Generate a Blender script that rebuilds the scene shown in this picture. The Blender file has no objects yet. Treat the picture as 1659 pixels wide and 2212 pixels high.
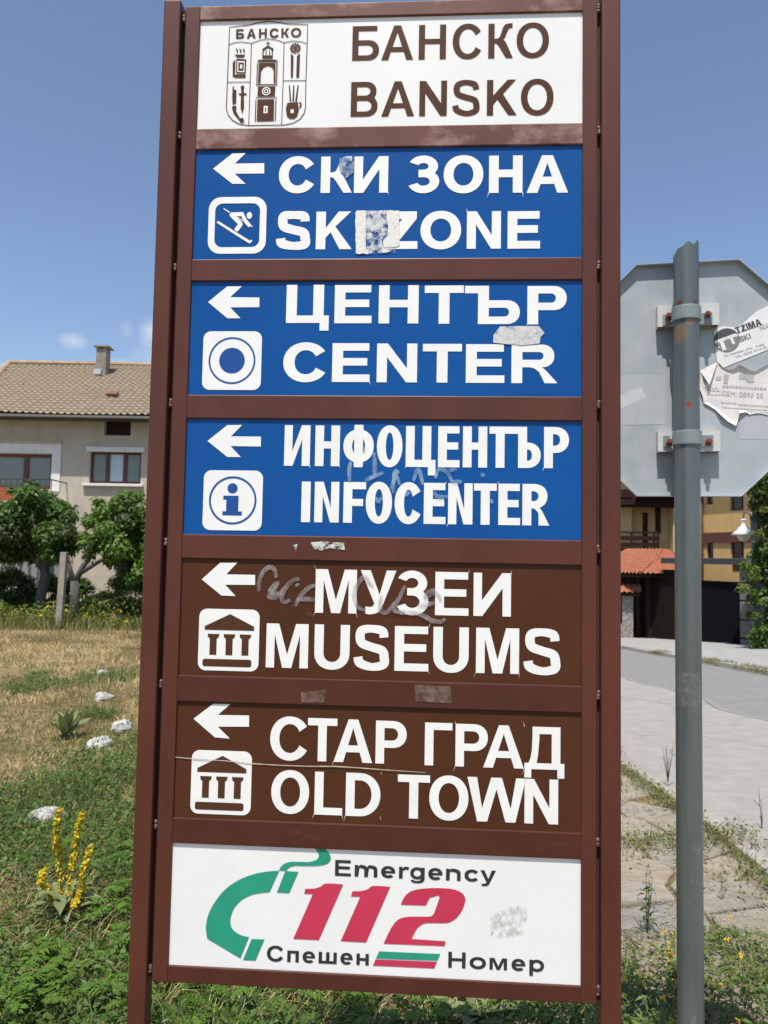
import bpy, math, random
import numpy as np
from mathutils import Vector, Matrix
random.seed(7); RNG = np.random.default_rng(11)
R = math.radians
scene = bpy.context.scene
col = scene.collection

# ---------------------------------------------------------------- camera
EYE = 1.6
PITCH, ROLL = R(3.497), R(1.024)
cam_d = bpy.data.cameras.new('camera'); cam = bpy.data.objects.new('camera', cam_d); col.objects.link(cam)
fw = Vector((0, math.cos(PITCH), math.sin(PITCH)))
r0 = Vector((1, 0, 0)); u0 = r0.cross(fw)
rt = r0*math.cos(ROLL) + u0*math.sin(ROLL); upv = -r0*math.sin(ROLL) + u0*math.cos(ROLL)
m = Matrix((rt, upv, -fw)).transposed().to_4x4(); m.translation = (0, 0, EYE)
cam.matrix_world = m
cam_d.sensor_fit = 'HORIZONTAL'; cam_d.sensor_width = 26.0; cam_d.lens = 26.0
cam_d.clip_start = .05; cam_d.clip_end = 2000
cam_d.dof.use_dof = True; cam_d.dof.focus_distance = 1.62; cam_d.dof.aperture_fstop = 10.0
scene.camera = cam
def ray(x, y):                      # direction through photo position (photo measured 1659 wide)
    return fw + rt*((x-829.5)/1659) - upv*((y-1106)/1659)
def at(x, y, Y):                    # the survey: the point seen at (x, y) that stands Y metres ahead
    d = ray(x, y); p = d*(Y/d.y); return Vector((p.x, p.y, p.z+EYE))

# ---------------------------------------------------------------- world, sun, exposure
SUN_EL, SUN_AZ = R(66), R(180+16)
world = bpy.data.worlds.new('World'); scene.world = world; world.use_nodes = True
wn, wl = world.node_tree.nodes, world.node_tree.links
bg = wn['Background']; bg.inputs['Strength'].default_value = .142
sky = wn.new('ShaderNodeTexSky'); sky.sky_type = 'NISHITA'; sky.sun_disc = False
sky.sun_elevation = SUN_EL; sky.sun_rotation = SUN_AZ; sky.altitude = 900; sky.air_density = 1.0; sky.dust_density = 1.8; sky.ozone_density = 1.0
tc = wn.new('ShaderNodeTexCoord')
def wmath(op, a, b=None, clamp=False):
    n = wn.new('ShaderNodeMath'); n.operation = op; n.use_clamp = clamp
    for i, v in enumerate((a, b)):
        if v is None: continue
        if isinstance(v, (int, float)): n.inputs[i].default_value = v
        else: wl.new(v, n.inputs[i])
    return n.outputs[0]
noi = wn.new('ShaderNodeTexNoise'); noi.inputs['Scale'].default_value = 26; noi.inputs['Detail'].default_value = 7; noi.inputs['Roughness'].default_value = .6
wl.new(tc.outputs['Generated'], noi.inputs['Vector'])
cover = None
for (x, y, rx, rz, amt) in [(158, 737, .019, .0115, .8), (327, 722, .018, .024, .9), (272, 712, .011, .014, .35), (262, 792, .04, .012, .7), (330, 775, .03, .02, .5), (10, 797, .03, .01, .4)]:
    d = ray(x, y).normalized()
    s = wn.new('ShaderNodeVectorMath'); s.operation = 'SUBTRACT'; wl.new(tc.outputs['Generated'], s.inputs[0]); s.inputs[1].default_value = d
    k = wn.new('ShaderNodeVectorMath'); k.operation = 'MULTIPLY'; wl.new(s.outputs[0], k.inputs[0]); k.inputs[1].default_value = (1/rx, 1/rx, 1/rz)
    l = wn.new('ShaderNodeVectorMath'); l.operation = 'LENGTH'; wl.new(k.outputs[0], l.inputs[0])
    f = wmath('SUBTRACT', 1.0, l.outputs['Value'], True)
    f = wmath('MULTIPLY', f, amt)
    cover = f if cover is None else wmath('MAXIMUM', cover, f)
cl = wmath('MULTIPLY', cover, wmath('MULTIPLY', wmath('SUBTRACT', noi.outputs['Fac'], .3), 4.2), True)
cl = wmath('MULTIPLY', cl, .85, True)
mix = wn.new('ShaderNodeMixRGB'); wl.new(cl, mix.inputs['Fac']); wl.new(sky.outputs['Color'], mix.inputs['Color1']); mix.inputs['Color2'].default_value = (4.6, 4.9, 5.3, 1)
wl.new(mix.outputs['Color'], bg.inputs['Color'])

sd = bpy.data.lights.new('sun', 'SUN'); sun = bpy.data.objects.new('sun', sd); col.objects.link(sun)
sd.energy = 4.9; sd.angle = R(.53); sd.color = (1, .935, .835)
sv = Vector((math.sin(SUN_AZ)*math.cos(SUN_EL), math.cos(SUN_AZ)*math.cos(SUN_EL), math.sin(SUN_EL)))
sun.rotation_euler = sv.to_track_quat('Z', 'Y').to_euler(); sun.location = (0, -3, 12)
scene.view_settings.view_transform = 'Standard'; scene.view_settings.look = 'None'
scene.view_settings.exposure = .24; scene.view_settings.gamma = 1

# ---------------------------------------------------------------- materials
def nodes_of(name):
    m = bpy.data.materials.new(name); m.use_nodes = True
    return m, m.node_tree.nodes, m.node_tree.links
def ramp(n, l, fac, stops):
    r = n.new('ShaderNodeValToRGB'); e = r.color_ramp.elements
    while len(e) < len(stops): e.new(.5)
    for i, (p, c) in enumerate(stops):
        e[i].position = p; e[i].color = (*c, 1) if len(c) == 3 else c
    l.new(fac, r.inputs['Fac']); return r.outputs['Color']
def noise(n, l, scale, detail=5, rough=.55, vec=None, stretch=None):
    t = n.new('ShaderNodeTexNoise'); t.inputs['Scale'].default_value = scale; t.inputs['Detail'].default_value = detail; t.inputs['Roughness'].default_value = rough
    if vec is None:
        c = n.new('ShaderNodeTexCoord'); vec = c.outputs['Object']
    if stretch:
        mp = n.new('ShaderNodeMapping'); mp.inputs['Scale'].default_value = stretch; l.new(vec, mp.inputs['Vector']); vec = mp.outputs['Vector']
    l.new(vec, t.inputs['Vector']); return t.outputs['Fac']
def mixc(n, l, fac, a, b, mode='MIX'):
    x = n.new('ShaderNodeMixRGB'); x.blend_type = mode
    for s, v in (('Fac', fac), ('Color1', a), ('Color2', b)):
        if isinstance(v, (int, float)): x.inputs[s].default_value = v
        elif isinstance(v, tuple): x.inputs[s].default_value = (*v, 1)
        else: l.new(v, x.inputs[s])
    return x.outputs['Color']
def bump(n, l, h, strength, dist=.01):
    b = n.new('ShaderNodeBump'); b.inputs['Strength'].default_value = strength; b.inputs['Distance'].default_value = dist
    l.new(h, b.inputs['Height']); return b.outputs['Normal']
def pm(name, a, b=None, scale=8, rough=.6, metal=0, bmp=0, bscale=None, bdist=.005, stretch=None, lo=.35, hi=.65, spec=.5, patches=None):
    """plain surface: two tones blended by noise, optional third-tone patches, optional bump"""
    m, n, l = nodes_of(name); p = n['Principled BSDF']
    c = ramp(n, l, noise(n, l, scale, stretch=stretch), [(lo, a), (hi, b or a)])
    if patches:
        pc, ps, plo, phi = patches[:4]
        f = ramp(n, l, noise(n, l, ps, 6, .62, stretch=patches[4] if len(patches) > 4 else None), [(plo, (0, 0, 0)), (phi, (1, 1, 1))])
        c = mixc(n, l, f, c, pc)
    l.new(c, p.inputs['Base Color']); p.inputs['Roughness'].default_value = rough; p.inputs['Metallic'].default_value = metal
    p.inputs['Specular IOR Level'].default_value = spec
    if bmp: l.new(bump(n, l, noise(n, l, bscale or scale*4, 6, .6), bmp, bdist), p.inputs['Normal'])
    return m
def leafmat(name, cols, trans=.3, rough=.5):
    m, n, l = nodes_of(name); p = n['Principled BSDF']
    g = n.new('ShaderNodeNewGeometry')
    c = ramp(n, l, g.outputs['Random Per Island'], [(i/(len(cols)-1), q) for i, q in enumerate(cols)])
    l.new(c, p.inputs['Base Color']); p.inputs['Roughness'].default_value = rough; p.inputs['Specular IOR Level'].default_value = .35
    t = n.new('ShaderNodeBsdfTranslucent'); l.new(mixc(n, l, .6, c, (.16, .22, .02), 'MIX'), t.inputs['Color'])
    x = n.new('ShaderNodeMixShader'); x.inputs['Fac'].default_value = trans
    l.new(p.outputs[0], x.inputs[1]); l.new(t.outputs[0], x.inputs[2]); l.new(x.outputs[0], n['Material Output'].inputs['Surface'])
    return m
def worn(name, a, b, scale, lo, hi, alpha=1.0, rough=.8, stretch=None):
    """torn or rubbed film: opaque where a noise is high, clear where it is low"""
    m, n, l = nodes_of(name); p = n['Principled BSDF']; p.inputs['Roughness'].default_value = rough
    l.new(ramp(n, l, noise(n, l, scale*1.7), [(.35, a), (.65, b)]), p.inputs['Base Color'])
    f = ramp(n, l, noise(n, l, scale, 6, .65, stretch=stretch), [(lo, (0, 0, 0)), (hi, (alpha, alpha, alpha))])
    t = n.new('ShaderNodeBsdfTransparent'); x = n.new('ShaderNodeMixShader')
    l.new(f, x.inputs['Fac']); l.new(t.outputs[0], x.inputs[1]); l.new(p.outputs[0], x.inputs[2]); l.new(x.outputs[0], n['Material Output'].inputs['Surface'])
    return m

# ---------------------------------------------------------------- mesh helpers
class MB:
    def __init__(s): s.v, s.f, s.m = [], [], []
    def add(s, vs, fs, mi=0):
        o = len(s.v); s.v += [tuple(v) for v in vs]; s.f += [tuple(i+o for i in f) for f in fs]; s.m += [mi]*len(fs)
    def box(s, x0, x1, y0, y1, z0, z1, mi=0):
        v = [(x, y, z) for z in (z0, z1) for y in (y0, y1) for x in (x0, x1)]
        s.add(v, [(0, 2, 3, 1), (4, 5, 7, 6), (0, 1, 5, 4), (2, 6, 7, 3), (0, 4, 6, 2), (1, 3, 7, 5)], mi)
    def obox(s, o, a, b, c, mi=0):   # parallelepiped from corner o with edges a, b, c
        o, a, b, c = map(Vector, (o, a, b, c))
        v = [o, o+a, o+b, o+a+b, o+c, o+a+c, o+b+c, o+a+b+c]
        s.add(v, [(0, 2, 3, 1), (4, 5, 7, 6), (0, 1, 5, 4), (2, 6, 7, 3), (0, 4, 6, 2), (1, 3, 7, 5)], mi)
    def tube(s, pts, rad, n=10, mi=0, cap=True):
        pts = [Vector(p) for p in pts]; rad = rad if isinstance(rad, (list, tuple)) else [rad]*len(pts)
        vs, fs = [], []; ref = None
        for i, p in enumerate(pts):
            t = (pts[min(i+1, len(pts)-1)]-pts[max(i-1, 0)]).normalized()
            if ref is None: ref = Vector((1, 0, 0)) if abs(t.x) < .8 else Vector((0, 1, 0))
            a = (ref-t*ref.dot(t)).normalized(); b = t.cross(a); ref = a
            for k in range(n):
                q = 2*math.pi*k/n; vs.append(p+(a*math.cos(q)+b*math.sin(q))*rad[i])
        for i in range(len(pts)-1):
            for k in range(n):
                fs.append((i*n+k, i*n+(k+1) % n, (i+1)*n+(k+1) % n, (i+1)*n+k))
        if cap: fs += [tuple(range(n))[::-1], tuple(range((len(pts)-1)*n, len(pts)*n))]
        s.add(vs, fs, mi)
    def lathe(s, prof, o=(0, 0, 0), n=24, mi=0):
        vs = [(o[0]+r*math.cos(2*math.pi*k/n), o[1]+r*math.sin(2*math.pi*k/n), o[2]+z) for r, z in prof for k in range(n)]
        fs = [(i*n+k, i*n+(k+1) % n, (i+1)*n+(k+1) % n, (i+1)*n+k) for i in range(len(prof)-1) for k in range(n)]
        s.add(vs, fs, mi)
    def prism(s, poly, y0, y1, mi=0):   # outline in X,Z (any winding) swept from y0 to y1; front face at y0
        ar = sum(poly[i][0]*poly[(i+1) % len(poly)][1]-poly[(i+1) % len(poly)][0]*poly[i][1] for i in range(len(poly)))
        if ar < 0: poly = poly[::-1]
        n = len(poly); vs = [(x, y0, z) for x, z in poly]+[(x, y1, z) for x, z in poly]
        tris = [tuple(t) for t in tess(poly)]
        s.add(vs, tris+[tuple(i+n for i in t[::-1]) for t in tris]+[(i, i+n, (i+1) % n+n, (i+1) % n) for i in range(n)], mi)
    def sheet(s, poly, y, mi=0):        # flat filled outline facing -Y
        ar = sum(poly[i][0]*poly[(i+1) % len(poly)][1]-poly[(i+1) % len(poly)][0]*poly[i][1] for i in range(len(poly)))
        if ar < 0: poly = poly[::-1]
        s.add([(x, y, z) for x, z in poly], tess(poly), mi)
    def ribbon(s, pts, w, y, mi=0, closed=False):
        n = len(pts); L, Q = [], []
        for i in range(n):
            a = pts[(i-1) % n] if closed or i else pts[i]; b = pts[(i+1) % n] if closed or i < n-1 else pts[i]
            dx, dz = b[0]-a[0], b[1]-a[1]; q = math.hypot(dx, dz) or 1
            ww = (w[i] if isinstance(w, list) else w)/2
            L.append((pts[i][0]-dz/q*ww, y, pts[i][1]+dx/q*ww)); Q.append((pts[i][0]+dz/q*ww, y, pts[i][1]-dx/q*ww))
        k = n if closed else n-1
        s.add(L+Q, [(i, n+i, n+(i+1) % n, (i+1) % n) for i in range(k)], mi)
    def build(s, name, mats, parent=None, smooth=False, bevel=0, seg=2):
        me = bpy.data.meshes.new(name); me.from_pydata(s.v, [], s.f)
        for q in (mats if isinstance(mats, (list, tuple)) else [mats]): me.materials.append(q)
        me.polygons.foreach_set('material_index', s.m)
        if smooth: me.polygons.foreach_set('use_smooth', [True]*len(s.f))
        o = bpy.data.objects.new(name, me); col.objects.link(o)
        if parent: o.parent = parent
        if bevel:
            b = o.modifiers.new('bevel', 'BEVEL'); b.width = bevel; b.segments = seg; b.limit_method = 'ANGLE'; b.angle_limit = R(40)
            b.harden_normals = False
        return o
def tess(poly):
    from mathutils.geometry import tessellate_polygon
    t = tessellate_polygon([[Vector((x, z, 0)) for x, z in poly]])
    out = []
    for a, b, c in t:
        p, q, r = poly[a], poly[b], poly[c]
        out.append((a, b, c) if (q[0]-p[0])*(r[1]-p[1])-(q[1]-p[1])*(r[0]-p[0]) > 0 else (a, c, b))
    return out
def npmesh(name, V, F, mats, parent=None, mi=None, smooth=False):   # V (n,3), F list of arrays (k, 3|4)
    me = bpy.data.meshes.new(name); me.vertices.add(len(V)); me.vertices.foreach_set('co', np.asarray(V, 'f').ravel())
    idx = np.concatenate([f.ravel() for f in F]); tot = np.concatenate([np.full(len(f), f.shape[1]) for f in F])
    st = np.concatenate([[0], np.cumsum(tot)[:-1]])
    me.loops.add(len(idx)); me.loops.foreach_set('vertex_index', idx.astype('i')); me.polygons.add(len(tot))
    me.polygons.foreach_set('loop_start', st.astype('i')); me.polygons.foreach_set('loop_total', tot.astype('i'))
    for q in (mats if isinstance(mats, (list, tuple)) else [mats]): me.materials.append(q)
    if mi is not None: me.polygons.foreach_set('material_index', np.asarray(mi, 'i'))
    if smooth: me.polygons.foreach_set('use_smooth', np.ones(len(tot), bool))
    me.update(calc_edges=True)
    o = bpy.data.objects.new(name, me); col.objects.link(o)
    if parent: o.parent = parent
    return o
def tag(o, label, cat, group=None):
    o['label'] = label; o['category'] = cat
    if group: o['group'] = group
    return o
def thing(name, label, cat, loc=(0, 0, 0), rz=0, group=None):
    o = bpy.data.objects.new(name, None); o.empty_display_size = .1; col.objects.link(o)
    o.location = loc; o.rotation_euler = (0, 0, rz); return tag(o, label, cat, group)
def smooth01(t): t = np.clip(t, 0, 1); return t*t*(3-2*t)
def zg(x, y):                          # lie of the land: flat field, road falling away on the right
    fall = np.clip(y-5, 0, 55); return -.06*fall*smooth01((np.asarray(x, float)-.3-.02*np.maximum(np.asarray(y)-5, 0))/1.2)
def vnoise(x, y, s, seed=0):             # smooth value noise for patchiness
    x, y = np.asarray(x)*s, np.asarray(y)*s; g = np.random.default_rng(seed).random((64, 64)); i, j = np.floor(x).astype(int), np.floor(y).astype(int); u, v_ = smooth01(x-i), smooth01(y-j)
    q = lambda a, b_: g[a % 64, b_ % 64]
    return (q(i, j)*(1-u)+q(i+1, j)*u)*(1-v_)+(q(i, j+1)*(1-u)+q(i+1, j+1)*u)*v_

# ---------------------------------------------------------------- survey of the sign (metres, in the sign plane)
T={'bansko_bg': [('Б', 0.3249, 0.3811, 2.638, 2.7127), ('А', 0.386, 0.4524, 2.6377, 2.7124), ('Н', 0.4638, 0.5203, 2.6373, 2.712), ('С', 0.5341, 0.5927, 2.637, 2.7116), ('К', 0.6076, 0.6572, 2.6367, 2.7112), ('О', 0.6657, 0.7319, 2.6364, 2.7108)], 'bansko_en': [('B', 0.3243, 0.3802, 2.5167, 2.5915), ('A', 0.3882, 0.4564, 2.5161, 2.5912), ('N', 0.4668, 0.5237, 2.5155, 2.5909), ('S', 0.5362, 0.5909, 2.515, 2.5906), ('K', 0.6058, 0.6668, 2.5144, 2.5903), ('O', 0.6753, 0.7417, 2.5138, 2.59)], 'ski_bg': [('С', 0.1771, 0.2509, 2.3552, 2.4324), ('К', 0.2651, 0.3289, 2.3543, 2.4318), ('И', 0.3344, 0.4049, 2.3535, 2.4312), ('З', 0.4453, 0.5102, 2.3524, 2.4303), ('О', 0.5191, 0.6, 2.3515, 2.4297), ('Н', 0.6117, 0.6798, 2.3505, 2.429), ('А', 0.6881, 0.7718, 2.3496, 2.4283)], 'ski_en': [('S', 0.1767, 0.2452, 2.2352, 2.3151), ('K', 0.2577, 0.3323, 2.2349, 2.3145), ('I', 0.3423, 0.3613, 2.2348, 2.3141), ('Z', 0.3991, 0.4674, 2.2345, 2.3135), ('O', 0.4733, 0.5561, 2.2343, 2.3129), ('N', 0.5678, 0.6368, 2.234, 2.3123), ('E', 0.6504, 0.716, 2.2337, 2.3117)], 'cen_bg': [('Ц', 0.1998, 0.2883, 2.0804, 2.1602), ('Е', 0.2997, 0.3761, 2.0798, 2.1594), ('Н', 0.3904, 0.4717, 2.0792, 2.1586), ('Т', 0.484, 0.5632, 2.0786, 2.1578), ('Ъ', 0.5656, 0.6763, 2.0779, 2.1569), ('Р', 0.6913, 0.7697, 2.0772, 2.156)], 'cen_en': [('C', 0.1965, 0.2835, 1.9583, 2.0389), ('E', 0.2974, 0.3744, 1.9581, 2.0383), ('N', 0.3887, 0.4706, 1.9578, 2.0377), ('T', 0.4818, 0.5607, 1.9576, 2.0371), ('E', 0.569, 0.6463, 1.9574, 2.0365), ('R', 0.6603, 0.752, 1.9572, 2.0359)], 'inf_bg': [('И', 0.2033, 0.2561, 1.7854, 1.8685), ('Н', 0.2665, 0.3166, 1.7855, 1.8685), ('Ф', 0.324, 0.3856, 1.7856, 1.8686), ('О', 0.392, 0.4435, 1.7856, 1.8686), ('Ц', 0.4504, 0.5105, 1.7857, 1.8687), ('Е', 0.5153, 0.5586, 1.7858, 1.8687), ('Н', 0.5649, 0.6134, 1.7859, 1.8687), ('Т', 0.6177, 0.6606, 1.7859, 1.8688), ('Ъ', 0.6606, 0.7197, 1.786, 1.8688), ('Р', 0.726, 0.7752, 1.7861, 1.8688)], 'inf_en': [('I', 0.241, 0.2593, 1.6714, 1.7536), ('N', 0.2677, 0.3176, 1.6714, 1.7536), ('F', 0.3264, 0.3716, 1.6714, 1.7537), ('O', 0.3716, 0.4244, 1.6714, 1.7538), ('C', 0.4298, 0.4819, 1.6714, 1.7538), ('E', 0.4883, 0.5319, 1.6715, 1.7539), ('N', 0.5368, 0.5855, 1.6715, 1.754), ('T', 0.588, 0.6332, 1.6715, 1.754), ('E', 0.6366, 0.6797, 1.6715, 1.7541), ('R', 0.684, 0.737, 1.6716, 1.7541)], 'mus_bg': [('М', 0.2737, 0.3569, 1.4901, 1.5773), ('У', 0.3643, 0.4357, 1.4903, 1.577), ('З', 0.4357, 0.5003, 1.4904, 1.5767), ('Е', 0.5135, 0.5797, 1.4906, 1.5764), ('И', 0.5894, 0.6629, 1.4908, 1.5761)], 'mus_en': [('M', 0.1769, 0.2619, 1.3793, 1.4669), ('U', 0.2743, 0.3449, 1.3793, 1.4671), ('S', 0.3552, 0.4234, 1.3793, 1.4673), ('E', 0.4347, 0.5019, 1.3794, 1.4675), ('U', 0.5112, 0.5809, 1.3794, 1.4677), ('M', 0.5954, 0.6796, 1.3794, 1.468), ('S', 0.6902, 0.7594, 1.3795, 1.4682)], 'old_bg': [('С', 0.1901, 0.264, 1.1986, 1.2829), ('Т', 0.2651, 0.3237, 1.1984, 1.2823), ('А', 0.3173, 0.394, 1.1982, 1.2818), ('Р', 0.4004, 0.4614, 1.198, 1.2812), ('Г', 0.4972, 0.5508, 1.1977, 1.2804), ('Р', 0.5572, 0.6203, 1.1975, 1.2798), ('А', 0.6116, 0.6904, 1.1973, 1.2793), ('Д', 0.6913, 0.7682, 1.1971, 1.2786)], 'old_en': [('O', 0.195, 0.2705, 1.0954, 1.1781), ('L', 0.2815, 0.3368, 1.0951, 1.1781), ('D', 0.3433, 0.4116, 1.0949, 1.1782), ('T', 0.4455, 0.5084, 1.0945, 1.1783), ('O', 0.5074, 0.5836, 1.0942, 1.1783), ('W', 0.5812, 0.6944, 1.0939, 1.1784), ('N', 0.692, 0.7566, 1.0935, 1.1785)], 'emer': [('E', 0.3252, 0.3565, 0.9794, 1.0098), ('m', 0.3637, 0.4083, 0.9795, 1.0098), ('e', 0.4155, 0.4432, 0.9795, 1.0097), ('r', 0.4506, 0.4702, 0.9795, 1.0097), ('g', 0.4724, 0.5005, 0.9796, 1.0097), ('e', 0.5074, 0.5351, 0.9796, 1.0097), ('n', 0.5419, 0.5702, 0.9796, 1.0097), ('c', 0.5776, 0.6037, 0.9796, 1.0097), ('y', 0.6083, 0.638, 0.9797, 1.0097)], 'spe': [('С', 0.1947, 0.227, 0.8116, 0.8411), ('п', 0.235, 0.2578, 0.8118, 0.8413), ('е', 0.2651, 0.2897, 0.812, 0.8414), ('ш', 0.2967, 0.3322, 0.8123, 0.8417), ('е', 0.3392, 0.3633, 0.8125, 0.8419), ('н', 0.3706, 0.3947, 0.8128, 0.842)], 'nom': [('Н', 0.5483, 0.5816, 0.8163, 0.8459), ('о', 0.5893, 0.6206, 0.8164, 0.846), ('м', 0.6274, 0.6608, 0.8165, 0.8461), ('е', 0.6693, 0.6956, 0.8166, 0.8462), ('р', 0.7032, 0.7312, 0.8168, 0.8463)]}
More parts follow.
